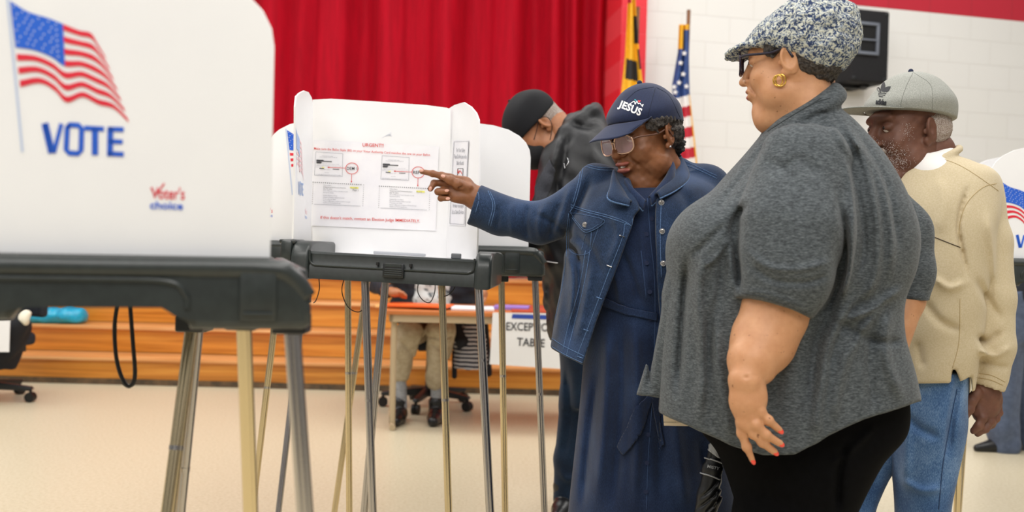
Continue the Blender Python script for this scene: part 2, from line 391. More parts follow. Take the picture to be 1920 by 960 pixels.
def leg(parent, p_top, p_bot, r, m, zt=None, joint=None):
    """round tube leg from its socket down to the floor, with a telescoping collar"""
    p, q = Vector(p_top), Vector(p_bot); d = q - p; q = p + d * (p.z / (p.z - q.z)); q.z = 0.004
    side = d.normalized().cross(Vector((0, 1, 0))).normalized(); b = BM(); prof = []
    for k in range(28):
        a = 2 * math.pi * k / 28; rr = r * (1 - .16 * math.exp(-((abs(abs(a - math.pi) - math.pi / 2)) / .22) ** 2)); prof.append((math.cos(a) * rr, math.sin(a) * rr * .92))
    fw = side.cross(d.normalized()); b.prism(prof, p, side, fw, d.normalized(), (q - p).length)
    o = b.done('leg', m, parent, smooth=True)
    t = .45 if joint is None else joint; c = p.lerp(q, t); dd = d.normalized()
    BM().cyl(c - dd * .004, c + dd * .004, r * 1.05, seg=20).done('collar', MT['steel'], o, smooth=True)
    BM().cyl(q - dd * .03, q, r * 1.15, seg=16).done('rubber_foot', MT['black'], o, smooth=True)
    BM().box(p + Vector((0, 0, .0)), (.05, .05, .03), bev=.004).done('socket', MT['plastic_dark'], o)
    return o
def side_tray_profile(L=.47):
    """side view, x from 0 (centre) to L (outer corner), z relative to tray bottom"""
    return [(0, .03), (.085, .03), (.115, .034), (.13, .024), (.13, .034), (.30, .034), (.30, 0.0), (.305, 0)]
def side_booth(name, O, label, yaw, left=True, reach=.47, deep=.56):
    """two-ended voting booth; O = middle of its near long side on the floor; local x along the side, y away"""
    M = Matrix.Translation(Vector(O)) @ Matrix.Rotation(yaw, 4, 'Z'); r = thing(name, O, label, 'voting booth')
    for s in ((1, -1) if left else (1,)):
        pf = [(0.012, .968), (.075, .968), (.095, .998), (.27, .998), (.294, .982), (.305, .955), (reach - .012, .955), (reach, .962), (reach, .985), (reach - .006, 1.015), (reach - .022, 1.038), (reach - .05, 1.052), (.012, 1.054)]
        tr = BM(M).prism([(s * x, z) for x, z in pf], (0, 0, 0), (1, 0, 0), (0, 0, 1), (0, 1, 0), .045, bev=.012, seg=4).done('tray', MT['plastic'], r, smooth=True)
        BM(M).prism([(s * x, z) for x, z in pf], (0, deep - .03, 0), (1, 0, 0), (0, 0, 1), (0, 1, 0), .03, bev=.006).done('far_skirt', MT['plastic'], tr, smooth=True)
        BM(M).box((s * reach / 2, deep / 2, 1.02), (reach - .05, deep - .075, .02), bev=.004).done('writing_surface', MT['plastic'], tr, smooth=True)
        BM(M).box((s * (reach - .018), deep / 2 + .002, 1.0), (.03, deep - .066, .085), bev=.010).done('front_rail', MT['plastic'], tr, smooth=True)
        BM(M).tube(spline([(s * .02, -.001, 1.024), (s * .20, -.001, 1.024), (s * .275, -.001, 1.021), (s * .298, -.001, 1.004), (s * .30, -.001, .985)], 6), .004, 8).done('moulded_rib', MT['plastic'], tr, smooth=True)
        BM(M).tube(spline([(s * .004, .010, 1.040), (s * .2, .010, 1.040), (s * (reach - .07), .010, 1.040), (s * (reach - .03), .012, 1.030), (s * (reach - .008), .016, 1.0)], 6), .016, 14).done('rounded_top_edge', MT['plastic'], tr, smooth=True, auto=False)
        b = BM(M); b.box((s * .395, .000, 1.004), (.052, .010, .075), bev=.004); o = b.done('corner_clip', MT['plastic_dark'] if False else MT['plastic'], tr, smooth=True)
        b = BM(M); b.box((s * .395, -.006, .978), (.040, .008, .004), bev=.001); b.done('clip_ridge', MT['plastic'], tr, smooth=True)
        xo = reach - .058
        pr_ = [(.003, 1.056), (xo, 1.056), (xo, 1.36), (xo - .004, 1.385), (xo - .017, 1.41), (xo - .04, 1.432), (xo - .077, 1.452), (xo - .13, 1.466), (xo - .21, 1.474), (.003, 1.478)]
        for y in (.03, deep - .04):
            BM(M).prism([(s * x, z) for x, z in pr_], (0, y, 0), (1, 0, 0), (0, 0, 1), (0, 1, 0), .006, bev=.001, seg=1).done('side_panel', MT['white'], r)
    BM(M).box((0, deep / 2 - .002, 1.265), (.005, deep - .084, .41)).done('back_panel', MT['white'], r)
    n = np.array((M.to_3x3() @ Vector((0, 1, 0)))[:]); p0 = np.array((M @ Vector((0, .03, 0)))[:])
    return r, p0, n
def art_fn(p0, n, k=1.0, dx=0, dy=0, off=.0012):
    return lambda x, y: on_plane(x * k + dx, y * k + dy, p0 - n * off, n)
# --- near booth
yw = math.radians(16); cy_, sy_ = math.cos(yw), math.sin(yw)
c0 = at(585, 560, 1.45); NB = (c0[0] - .47 * cy_, c0[1] - .47 * sy_, 0)
near, np0, nn = side_booth('voting_booth', NB, 'blurred near voting booth with large flag and VOTE print, left foreground', yw)
def stars_on(pr, fn2, m):
    f = pr.fn; pr.fn = fn2
    for s in pr.stars: pr.poly(s, m)
    pr.fn = f
def put_art(p0, n, k, dx, dy, parent):
    a = vote_art(art_fn(p0, n, k, dx, dy), (MT['art_red'], MT['art_blue'], MT['art_pale']), parent)
    stars_on(a, art_fn(p0, n, k, dx, dy, .0018), MT['art_pale']); a.done('printed_flag', parent)
put_art(np0, nn, 1, 0, 0, near)
leg(near, at(547, 606, 1.50), at(572, 960, 1.50), .0125, MT['steel'], joint=.62)
leg(near, at(457, 600, 1.62), at(470, 960, 1.66), .0122, MT['brass'], joint=.5)
leg(near, at(361, 606, 1.86), at(315, 960, 1.80), .0125, MT['brass'], joint=.24)
leg(near, at(370, 606, 1.90), at(335, 960, 1.90), .0125, MT['steel'], joint=.3)
b = BM(); b.tube(spline([at(222, 560, 1.9), at(215, 610, 1.9), at(218, 670, 1.9), at(230, 712, 1.9), at(243, 724, 1.9), at(253, 705, 1.9), at(249, 640, 1.9), at(243, 560, 1.9)], 6), .0040, 8)
b.done('power_cord', MT['black'], near, smooth=True, label='black cord hanging in a loop')
# --- side booth behind the middle one
back, bk0, bkn = side_booth('voting_booth', (-.394, 3.42, 0), 'white two sided voting booth directly behind the one with the urgent notice', 0.0, reach=.507, deep=.50)
put_art(bk0, bkn, .43, 530, 243, back)
pr = Print(art_fn(bk0, bkn)); pr.text("Voter's", (484, 398), (511, 399), 9, MT['art_red'], .01); pr.text('choice', (484, 406), (511, 407), 6, MT['art_blue'], .01); pr.done('printed_lettering', back)
leg(back, at(940, 520, 3.50), at(947, 960, 3.50), .0112, MT['brass'], joint=.36)
leg(back, at(1003, 518, 3.46), at(1021, 960, 3.44), .0115, MT['steel'], joint=.42)
leg(back, at(516, 600, 3.5), at(486, 850, 3.5), .0112, MT['brass'], joint=.3)
leg(back, at(569, 560, 3.75), at(522, 960, 3.60), .0112, MT['steel'], joint=.4)
leg(back, at(690, 516, 3.85), at(627, 960, 3.8), .0115, MT['brass'], joint=.4)
leg(back, at(652, 516, 3.5), at(655, 960, 3.5), .0112, MT['brass'], joint=.36)
# --- middle booth with the notice, in its own slightly turned frame
S_ = np.array
mid = thing('voting_booth', at(732, 470, 3.1) * S_([1, 1, 0]), 'white voting booth with the URGENT notice taped to its back panel', 'voting booth')
def P3(px, py, D): return Vector(at(px, py, D))
# front rail: profile swept between the two end housings, laid out as a prism in the booth frame
ax = (P3(905, 505, 2.99) - P3(570, 487, 3.04)); Lx = ax.length; ax.normalize(); upv = Vector((0, 0, 1)); upv = (upv - ax * upv.dot(ax)).normalized(); ay = upv.cross(ax).normalized()
O_ = P3(570, 487, 3.04)
Mb = Matrix((( ax.x, ay.x, upv.x, O_.x), (ax.y, ay.y, upv.y, O_.y), (ax.z, ay.z, upv.z, O_.z), (0, 0, 0, 1)))
# local: x along rail 0..Lx, y away, z up; rail spans z -.055..+.03
b = BM(Mb)
b.prism([(0, -.055), (0.0, -.018), (.006, -.008), (.006, .020), (.012, .026), (.05, .026), (.05, -.055)], (-.02, 0, 0), (0, 1, 0), (0, 0, 1), (1, 0, 0), Lx + .04, bev=0)
rail = b.done('front_rail', MT['plastic'], mid, smooth=True)
b = BM(Mb); b.tube(spline([(.018, -.003, .03), (.019, -.003, .0), (.03, -.003, -.012), (.06, -.003, -.014), (Lx * .5, -.003, -.014), (Lx - .07, -.003, -.014), (Lx - .04, -.003, -.012), (Lx - .026, -.003, .0), (Lx - .025, -.003, .03)], 5), .0032, 8)
b.done('moulded_rib', MT['plastic'], rail, smooth=True)
for (x0, w, zt) in ((-.04, .057, .056), (Lx - .024, .052, .05)):
    b = BM(Mb)
    prof = [(-.012, -.060), (-.012, zt - .05), (-.006, zt - .026), (.008, zt - .010), (.030, zt - .001), (.10, zt), (.30, zt - .004), (.30, -.060)]
    b.prism(prof, (x0, 0, 0), (0, 1, 0), (0, 0, 1), (1, 0, 0), w, bev=.012, seg=4)
    b.done('end_cap', MT['plastic'], mid, smooth=True)
b = BM(Mb); b.box((-.058, .06, .022), (.036, .12, .07), bev=.010); b.box((-.058, .06, .052), (.05, .10, .012), bev=.004); b.done('hinge_block', MT['plastic'], mid, smooth=True)
b = BM(Mb); b.box((Lx / 2 + .005, -.006, -.018), (.064, .012, .044), bev=.004)
lt = b.done('latch', MT['plastic_dark'], rail, smooth=True)
b = BM(Mb)
b.box((Lx / 2 + .005, -.0125, -.002), (.048, .003, .010), bev=.001)
for i in range(4): b.box((Lx / 2 + .005, -.0125, -.013 - i * .006), (.052, .003, .0028), bev=.0008)
b.done('grip', MT['plastic'], rail)
b = BM(Mb)
for dx in (-.045, .055): b.box((Lx / 2 + dx, .000, -.0), (.007, .016, .009))
b.done('slot', MT['black'], rail)
b = BM(Mb); b.box((Lx / 2, .17, .008), (Lx - .02, .27, .02), bev=.004); wsf = b.done('writing_surface', MT['white'], mid, smooth=True, label='pale writing surface')
b = BM(Mb); b.box((Lx / 2, .17, -.045), (Lx - .04, .30, .02), bev=.004); b.done('tray', MT['plastic'], mid)
b = BM(Mb); b.box((Lx / 2 - .03, .24, .026), (.17, .012, .010), bev=.003); b.done('clip_bar', mat('clip_gray', 'a8abb2', rough=.4), mid)
b = BM(Mb); b.box((Lx - .085, .03, .034), (.030, .014, .016), bev=.003); b.done('panel_clip', mat('clip_dark', '6c7076', rough=.4), mid)
# back panel and wings: outlines traced on their own planes
ypl = P3(715, 330, 3.30); bn = S_(ay); bp0 = S_(ypl)
def bpl(off=0.0):
    def f(x, y): return on_plane(x, y, bp0 - bn * off, bn)
    return f
def slab(pts, fn, nrm, th, name, m, parent, label=None, bev=.0):
    P = [Vector(fn(x, y)) for x, y in pts]; n = Vector(nrm) * th; b = BM()
    a = [b.b.verts.new(p) for p in P]; c = [b.b.verts.new(p + n) for p in P]; k = len(P)
    b.b.faces.new(a); b.b.faces.new(c[::-1])
    for i in range(k): b.b.faces.new((a[i], c[i], c[(i + 1) % k], a[(i + 1) % k]))
    return b.done(name, m, parent, label=label)
slab([(586, 478), (586, 187), (620, 185), (700, 190), (800, 197), (838, 202), (845, 205), (845, 486), (715, 480)], bpl(), bn, .005, 'back_panel', MT['white'], mid)
# wings: plane through the back panel edge and the front tray corner
def wing(pts_near, far_px, near_px, Dn, name):
    A = Vector(on_plane(far_px[0], far_px[1], bp0, bn)); B = P3(near_px[0], near_px[1], Dn); d = (B - A); d = (d - upv * d.dot(upv)); L = d.length; d.normalize()
    n = d.cross(upv).normalized()
    return slab(pts_near, lambda x, y: on_plane(x, y, S_(A), S_(n)), n, .005, name, MT['white'], mid), (S_(A), S_(n))
wl, wlp = wing([(583, 450), (586, 300), (587, 200), (585, 184), (579, 173), (571, 170), (563, 174), (556, 181), (554, 200), (553, 330), (550, 448), (566, 450)], (586, 440), (550, 440), 3.05, 'side_panel')
wr, wrp = wing([(840, 482), (841, 330), (842, 205), (855, 197), (872, 192), (885, 200), (895, 212), (900, 225), (901, 340), (896, 487), (870, 485)], (841, 440), (899, 440), 3.03, 'side_panel')
fl = lambda x, y: on_plane(x, y, wlp[0] - wlp[1] * (-.0062), wlp[1])
def fl_s(off):
    return lambda x, y: on_plane(555.5 + (x - 15) * .062, 241 + (y - 0) * .43, wlp[0] + wlp[1] * off, wlp[1])
for off in (-.001, .006):
    wa = vote_art(fl_s(off), (MT['fade_red'], MT['fade_blue'], MT['art_pale']), mid); wa.done('printed_flag', mid)
# urgent notice
UR = thing('notice_poster', on_plane(700, 432, bp0 - bn * .002, bn), 'white URGENT ballot style notice taped to the back of the middle booth', 'notice')
b = BM(); g = []
for j in range(13):
    v = j / 12; row = []
    for i in range(17):
        u = i / 16
        x = (588 + 235 * u) * (1 - v) + (581 + 236 * u) * v; y = (262 + 13 * u) * (1 - v) + (423 + 10 * u) * v
        o = .0035 + .0012 * math.sin(u * 9 + v * 3) * v; row.append(on_plane(x, y, bp0 - bn * o, bn))
    g.append(row)
b.sheet(g); b.done('paper_sheet', MT['paper'], UR, smooth=True)
Z = lambda x, y: (580 + x / 4.8, 250 + y / 4.8)
UP = Print(lambda x, y: on_plane(*Z(x, y), bp0 - bn * .0062, bn))
UP.text('URGENT!!', (478, 118), (668, 124), 30, MT['red_ink'], .006, 3)
UP.text('Make sure the Ballot Style (BS) on your Voter Authority Card matches the one on your Ballot.', (42, 145), (1090, 204), 20, MT['red_ink'], .003)
UP.text("If this doesn't match, contact an Election Judge IMMEDIATELY.", (100, 768), (994, 802), 27, MT['red_ink'], .004)
def half(dx, dy, name, hl, party, party2):
    K, G_, Lg, Rd, Yl = MT['blk_ink'], MT['gray_ink'], MT['lite_ink'], MT['red_ink'], MT['yellow_ink']
    q = lambda x, y: (x + dx, y + dy + dx * .005)
    for a, c in (((58, 166), (302, 182)), ((302, 182), (296, 388)), ((296, 388), (46, 376)), ((46, 376), (58, 166))): UP.line(q(*a), q(*c), 2.6, G_)
    UP.text('VOTER AUTHORITY CARD', q(112, 206), q(212, 212), 7, G_); UP.text('PRINCE GEORGES COUNTY BOARD OF', q(92, 216), q(250, 222), 7, G_)
    for i, (w, y) in enumerate(((66, 240), (140, 248), (48, 258), (44, 266))): UP.line(q(63, y), q(63 + w, y + w * .045), 7, K)
    UP.text('PRECINCT 01-001  BALLOT STYLE', q(116, 278), q(268, 284), 6, G_); UP.text('Bowie Town Hall', q(60, 304), q(120, 306), 6, G_)
    UP.text('GUBERNATORIAL PRIMARY ELECTION JULY 19 2022', q(60, 292), q(290, 298), 5, G_)
    UP.line(q(90, 315), q(132, 318), 7, K); UP.line(q(210, 322), q(268, 325), 4.5, K); UP.line(q(112, 306), q(136, 307), 6, Yl)
    UP.text('Ballot Style 1', q(130, 326), q(190, 330), 6, G_); UP.text('Democratic', q(138, 355), q(178, 357), 6, G_)
    UP.text('The undersigned voter has been checked in by a judge', q(58, 369), q(282, 380), 6, G_); UP.text('and is entitled to vote this ballot style', q(58, 378), q(230, 385), 6, G_)
    UP.ring(q(383, 316), (56, 50), 5, Rd); UP.text(name, q(336, 328), q(430, 330), 26, K, .004, 3)
    UP.line(q(327, 313), q(172, 306), 4, Rd); UP.poly([q(160, 305), q(178, 299), q(178, 313)], Rd)
    UP.line(q(381, 366), q(379, 434), 4, Rd); UP.poly([q(372, 430), q(386, 430), q(379, 446)], Rd)
    for i in range(24): UP.line(q(34 + i * 18.7, 440 + i * .95 - 3.5), q(34 + i * 18.7, 440 + i * .95 + 3.5), 7.5, K)
    for i in range(11): UP.line(q(34 - i * .7, 455 + i * 17.4), q(34 - i * .7, 459.5 + i * 17.4), 4.5, K); UP.line(q(489 - i * .7, 462 + i * 18.8), q(489 - i * .7, 466.5 + i * 18.8), 4.5, K)
    UP.line(q(42, 637), q(460, 655), 3, G_)
    UP.poly([q(366, 480), q(442, 484), (q(442, 498)), q(366, 494)], Yl); UP.text(hl, q(370, 494), q(438, 497), 11, G_, .01)
    rows = ['Official Ballot', 'Gubernatorial Primary Election', 'July 19, 2022', "State of Maryland, Prince George's County", party + ' Ballot', None, 'Papeleta Electoral Oficial', 'Elección Primaria Gubernamental', '19 de julio del 2022', "Estado de Maryland, Condado de Prince George's", 'Papeleta del Partido ' + party2]
    wd_ = [72, 204, 80, 222, 92, 0, 124, 190, 112, 244, 156]; y = 470
    for t, w in zip(rows, wd_):
        if t: UP.text(t, q(125, y), q(125 + w, y + w * .045), 8.5, G_ if t[0] != 'G' and t[0] != 'J' else K, .004)
        y += 16.5 if t else 9
half(0, 0, 'DEM 1', 'BS DEM 1', 'Democratic', 'Demócrata'); UP.text('Page 1', (390, 516), (440, 520), 13, MT['blk_ink'])
half(597, 32, 'REP 7', 'BS REP 7', 'Republican', 'Republicano')
UP.done('printed_notice', UR)
# faint flag ghost printed through the back panel, notice on the right wing
MT['ghost'] = mat('ghost_print', 'e4e7ef', rough=.6); pr = Print(bpl(.0008)); 
for i in range(4): pr.poly([(710 + i * 6, 262 - i * 3), (713 + i * 6, 260 - i * 3), (734, 249 + i * 3), (734, 247 + i * 3)], MT['ghost'])
pr.done('ghost_print', mid)
RN = thing('safety_notice', on_plane(860, 430, wrp[0], wrp[1]), 'narrow safety notice in a black border on the right wing of the middle booth', 'notice')
sg = 1 if np.dot(wrp[1], CAM - wrp[0]) > 0 else -1
rw = lambda o: (lambda x, y: on_plane(x, y, wrp[0] + wrp[1] * sg * o + (wrp[1] * .005 if sg > 0 else 0), wrp[1]))
pr = Print(rw(.002)); pr.poly([(849, 263), (879, 263), (872, 424), (843, 422)], MT['paper']); pr.done('paper_sheet', RN)
pr = Print(rw(.0035))
for a, c in (((851, 266), (878, 265)), ((878, 265), (870, 421)), ((870, 421), (843, 419)), ((843, 419), (851, 266))): pr.line(a, c, .55, MT['gray_ink'])
for k, (t, y, w) in enumerate((('For Your Safety', 285, 16), ('Please Do Not Lean on the', 297, 23), ('Ballot Booth!', 309, 13), ('Para su seguridad', 378, 18), ('Por favor no se apoye', 389, 20), ('En La Cabina De Votar', 401, 22))):
    cx = 864.5 - (y - 266) * .045; pr.text(t, (cx - w / 2, y), (cx + w / 2, y + .3), 7.5, MT['gray_ink'], .004)
for a, c in (((858, 316), (868, 316)), ((868, 316), (867, 336)), ((867, 336), (857, 336)), ((857, 336), (858, 316))): pr.line(a, c, .8, MT['blk_ink'])
pr.stroke(spline([(858, 318), (859, 325), (862, 320), (866, 326)], 5), 1.2, MT['red_ink']); pr.done('printed_lettering', RN)
leg(mid, at(897, 526, 3.06), at(919, 960, 3.0), .0128, MT['steel'], joint=.25)
leg(mid, at(828, 522, 3.2), at(841, 960, 3.16), .0115, MT['brass'], joint=.4)
leg(mid, at(724, 516, 3.30), at(683, 960, 3.28), .0125, MT['steel'], joint=.4)
leg(mid, at(684, 514, 3.12), at(699, 960, 3.08), .0125, MT['steel'], joint=.4)
for pts in ([(597, 514), (599, 540), (593, 562), (588, 568)], [(648, 514), (641, 545), (652, 575), (672, 585), (686, 572), (690, 545), (686, 514)], [(787, 520), (783, 545), (792, 562), (806, 567), (815, 548), (816, 522)], [(853, 524), (852, 540), (842, 552), (832, 556)]):
    BM().tube(spline([at(x, y, 3.14) for x, y in pts], 6), .0016, 6).done('cord', MT['black'], mid, smooth=True, label='thin black cord hanging under the tray')
# --- booth at the right edge and a pair of legs in front of it
rb, rb0, rbn = side_booth('voting_booth', (2.15, 3.62, 0), 'voting booth with flag print cut off by the right edge of the photo', math.radians(-14))
put_art(rb0, rbn, .43, 1871, 341, rb)
leg(rb, at(1826, 560, 3.9), at(1797, 960, 3.8), .0115, MT['brass'], joint=.5)
leg(rb, at(1806, 560, 3.6), at(1794, 960, 3.6), .0115, MT['brass'], joint=.5)
leg(rb, at(2120, 560, 3.6), at(2140, 960, 3.6), .0115, MT['brass'], joint=.5)
# ================================================================ SOFT-SHAPE ENGINE (signed distance -> mesh)
def _v(p): return np.array(p, np.float32)
def smin(a, b, k):
    h = np.clip(.5 + .5 * (b - a) / k, 0, 1); return b * (1 - h) + a * h - k * h * (1 - h)
def smax(a, b, k): return -smin(-a, -b, k)
def cone(a, b, ra, rb, ax=None, q=1.0):
    """tapered limb a->b; ax,q: thickness factor q along axis ax"""
    a, b = _v(a), _v(b); ba = b - a; L2 = float(ba @ ba) + 1e-9; m = max(ra, rb) * max(1, q)
    n = None if ax is None else _v(ax) / np.linalg.norm(ax)
    def f(P):
        h = np.clip(((P - a) @ ba) / L2, 0, 1); v = P - a - h[..., None] * ba
        if n is not None: v = v + n * ((v @ n) * (1 / q - 1))[..., None]
        return (np.sqrt((v * v).sum(-1)) - (ra + (rb - ra) * h)) * (min(1, q) if n is not None else 1)
    return f, np.minimum(a, b) - m, np.maximum(a, b) + m
def ell(c, r, R=None):
    c, r = _v(c), _v(r); R = np.eye(3, dtype=np.float32) if R is None else np.array(R, np.float32); m = np.abs(R) @ r
    def f(P):
        q = (P - c) @ R; k0 = np.sqrt(((q / r) ** 2).sum(-1)); k1 = np.sqrt(((q / (r * r)) ** 2).sum(-1)) + 1e-9
        return k0 * (k0 - 1) / k1
    return f, c - m, c + m
def torus(c, R, ra, rb, t):
    """ring in the local xy plane of R with radii ra, rb and tube t"""
    c = _v(c); R = np.array(R, np.float32); m = np.abs(R) @ _v((ra + t, rb + t, t))
    def f(P):
        q = (P - c) @ R; k = np.sqrt((q[..., 0] / ra) ** 2 + (q[..., 1] / rb) ** 2) + 1e-6
        dr = (k - 1) * np.sqrt(q[..., 0] ** 2 + q[..., 1] ** 2) / k
        return np.sqrt(dr ** 2 + q[..., 2] ** 2) - t
    return f, c - m, c + m
def rot(x=0, y=0, z=0): return np.array(Matrix.Rotation(math.radians(z), 3, 'Z') @ Matrix.Rotation(math.radians(y), 3, 'Y') @ Matrix.Rotation(math.radians(x), 3, 'X'), np.float32)
def loft(rows, p=2.3, ax=1, flat=True):
    """rows: (v, L, R, w0, thick) in photo-frame px: silhouette L..R at height v, centre depth w0, half thickness"""
    A = np.array(sorted(rows), float); v = A[:, 0]; t = np.array(spline(A, 10)); t = t[np.argsort(t[:, 0])]
    T = [t[:, i].astype(np.float32) for i in range(5)]
    lo = _v((A[:, 1].min(), v.min(), (A[:, 3] - A[:, 4]).min())); hi = _v((A[:, 2].max(), v.max(), (A[:, 3] + A[:, 4]).max()))
    v0, v1 = float(v.min()), float(v.max())
    def f(P):
        y = P[..., 1]; L = np.interp(y, T[0], T[1]); R = np.interp(y, T[0], T[2]); w = np.interp(y, T[0], T[3]); th = np.interp(y, T[0], T[4])
        hx = (R - L) / 2; k = (np.abs((P[..., 0] - (L + R) / 2) / hx) ** p + np.abs((P[..., 2] - w) / th) ** p) ** (1 / p)
        d = (k - 1) * np.minimum(hx, th) * .92
        return np.maximum(d, np.maximum(v0 - y, y - v1))
    return f, lo, hi
class Vol:
    def __init__(s, res): s.res = res; s.p = []; s.post = []
    def add(s, *prims, k=6.0):
        for p in prims: s.p.append((p, k, 0))
        return s
    def sub(s, *prims, k=3.0):
        for p in prims: s.p.append((p, k, 1))
        return s
    def cut(s, fn, k=2.0): s.post.append(('cut', fn, k)); return s     # keep where fn < 0
    def disp(s, fn): s.post.append(('disp', fn, 0)); return s          # add to distance
    def grid(s):
        lo = np.min([p[0][1] for p in s.p if p[2] == 0], 0); hi = np.max([p[0][2] for p in s.p if p[2] == 0], 0)
        kk = max(p[1] for p in s.p); pad = 3 * s.res + kk * .3; lo = lo - pad; hi = hi + pad
        n = np.ceil((hi - lo) / s.res).astype(int) + 1; axs = [lo[i] + s.res * np.arange(n[i], dtype=np.float32) for i in range(3)]
        D = np.full(n, 1e3 * s.res, np.float32)
        for (f, a, b), k, op in s.p:
            m = k + 4 * s.res; i0 = np.clip(np.floor((a - m - lo) / s.res).astype(int), 0, n); i1 = np.clip(np.ceil((b + m - lo) / s.res).astype(int) + 1, 0, n)
            if (i1 <= i0).any(): continue
            sl = tuple(slice(i0[j], i1[j]) for j in range(3))
            P = np.stack(np.meshgrid(*[axs[j][sl[j]] for j in range(3)], indexing='ij'), -1); d = f(P)
            D[sl] = smin(D[sl], d, k) if op == 0 else smax(D[sl], -d, k)
        if s.post:
            for typ, fn, k in s.post:
                idx = np.where((np.abs(D) < 14 * s.res) if typ == 'disp' else (D < 6 * s.res)); P = np.stack([axs[j][idx[j]] for j in range(3)], -1)
                if typ == 'disp': D[idx] += fn(P)
                else: D[idx] = smax(D[idx], fn(P), k)
        return D, lo
    def mesh(s, smooth=0):
        D, lo = s.grid(); n = np.array(D.shape); ins = D < 0
        c = np.zeros(n - 1, np.int8)
        for dx in (0, 1):
            for dy in (0, 1):
                for dz in (0, 1): c += ins[dx:n[0] - 1 + dx, dy:n[1] - 1 + dy, dz:n[2] - 1 + dz]
        act = (c > 0) & (c < 8); I = np.argwhere(act); vid = np.full(n - 1, -1, np.int32); vid[act] = np.arange(len(I))
        cor = [(a, b, e) for a in (0, 1) for b in (0, 1) for e in (0, 1)]
        dv = np.stack([D[I[:, 0] + a, I[:, 1] + b, I[:, 2] + e] for a, b, e in cor], 1)
        acc = np.zeros((len(I), 3), np.float32); cnt = np.zeros(len(I), np.float32)
        for i, A in enumerate(cor):
            for j, B in enumerate(cor):
                if j <= i or sum(abs(A[t] - B[t]) for t in range(3)) != 1: continue
                m = (dv[:, i] < 0) != (dv[:, j] < 0); t = dv[:, i] / (dv[:, i] - dv[:, j] + 1e-12)
                pt = np.array(A, np.float32) + t[:, None] * (np.array(B, np.float32) - np.array(A, np.float32)); acc[m] += pt[m]; cnt[m] += 1
        V = (I + acc / cnt[:, None]) * s.res + lo
        Q = []
        for ax in range(3):
            o = [1 if t == ax else 0 for t in range(3)]
            A = ins[:n[0] - o[0], :n[1] - o[1], :n[2] - o[2]]; B = ins[o[0]:, o[1]:, o[2]:]
            E = np.argwhere(A != B); u, w = (ax + 1) % 3, (ax + 2) % 3
            ok = (E[:, u] > 0) & (E[:, w] > 0) & (E[:, u] < n[u] - 1) & (E[:, w] < n[w] - 1); E = E[ok]
            def g(du, dw):
                J = E.copy(); J[:, u] -= du; J[:, w] -= dw; return vid[J[:, 0], J[:, 1], J[:, 2]]
            q = np.stack([g(0, 0), g(1, 0), g(1, 1), g(0, 1)], 1); fl = A[E[:, 0], E[:, 1], E[:, 2]]
            q[~fl] = q[~fl][:, ::-1]; Q.append(q)
        Q = np.concatenate(Q); Q = Q[(Q >= 0).all(1)]
        return V.astype(np.float64), Q
class PF:
    """a person's own rigid frame: units are photo px at depth D0; u right, v down, w away"""
    def __init__(s, D0): s.D = D0; s.s = F / D0; s.O = CAM - RC[:, 2] * D0
    def w(s, P):
        P = np.asarray(P, float); return s.O + ((P[..., 0:1] - 960) * RC[:, 0] - (P[..., 1:2] - 480) * RC[:, 1] - P[..., 2:3] * RC[:, 2]) / s.s
    def q(s, px, py, w=0.0):
        k = (s.D + w / s.s) / s.D; return (960 + (px - 960) * k, 480 + (py - 480) * k, w)
    def pix(s, P):
        k = (s.D + P[..., 2] / s.s) / s.D; return 960 + (P[..., 0] - 960) / k, 480 + (P[..., 1] - 480) / k
    def build(s, name, vols, m, parent, label=None, slots=None, jitter=None):
        vols = vols if isinstance(vols, (list, tuple)) else [vols]; VV, QQ, k = [], [], 0; mi = []
        for v in vols:
            if isinstance(v, Vol): V, Q = v.mesh()
            else: V, Q = v
            VV.append(s.w(V) if isinstance(v, Vol) or True else V); QQ.append(Q + k); k += len(V)
        V = np.concatenate(VV); Q = np.concatenate(QQ)
        me = mesh_np(name, V, Q); o = link(name, me, m, parent, smooth=True, label=label)
        s.last = (V, Q); return o
    def bvh(s, V=None, Q=None):
        V, Q = (V, Q) if V is not None else s.last
        return BVHTree.FromPolygons([Vector(v) for v in V], [tuple(int(i) for i in q) for q in Q])
    def fv(s, u, w=0.0, z=0.0):
        return 480 + (s.O[2] - z + ((u - 960) * RC[2, 0] - w * RC[2, 2]) / s.s) * s.s / RC[2, 1]
def cast(bvh, px, py, off=.0015):
    d = Vector(cray(px, py)).normalized(); h = bvh.ray_cast(Vector(CAM), d)
    if h[0] is None: return None
    return np.array(h[0] + h[1] * off * (1 if h[1].dot(d) < 0 else -1))
def stitch(bvh, pts, r, name, m, parent, n=10, off=.001, seg=6, taper=None):
    P = [cast(bvh, x, y, off) for x, y in spline(pts, n)]; P = [p for p in P if p is not None]
    if len(P) < 2: return None
    out = [P[0]]
    for p in P[1:]:
        if np.linalg.norm(p - out[-1]) < .12: out.append(p)
    if len(out) < 2: return None
    b = BM(); b.tube(out, r if taper is None else list(np.interp(np.linspace(0, 1, len(out)), [0, .5, 1], taper)), seg); return b.done(name, m, parent, smooth=True, auto=False)
def stitches(bvh, lines, r, name, m, parent, n=10, off=.001, seg=6):
    b = BM(); k = 0
    for pts in lines:
        P = [cast(bvh, x, y, off) for x, y in spline(pts, n)]; out = []
        for p in P:
            if p is None: continue
            if not out or np.linalg.norm(p - out[-1]) < .10: out.append(p)
        if len(out) > 2: b.tube(out, r, seg); k += 1
    return b.done(name, m, parent, smooth=True, auto=False) if k else None
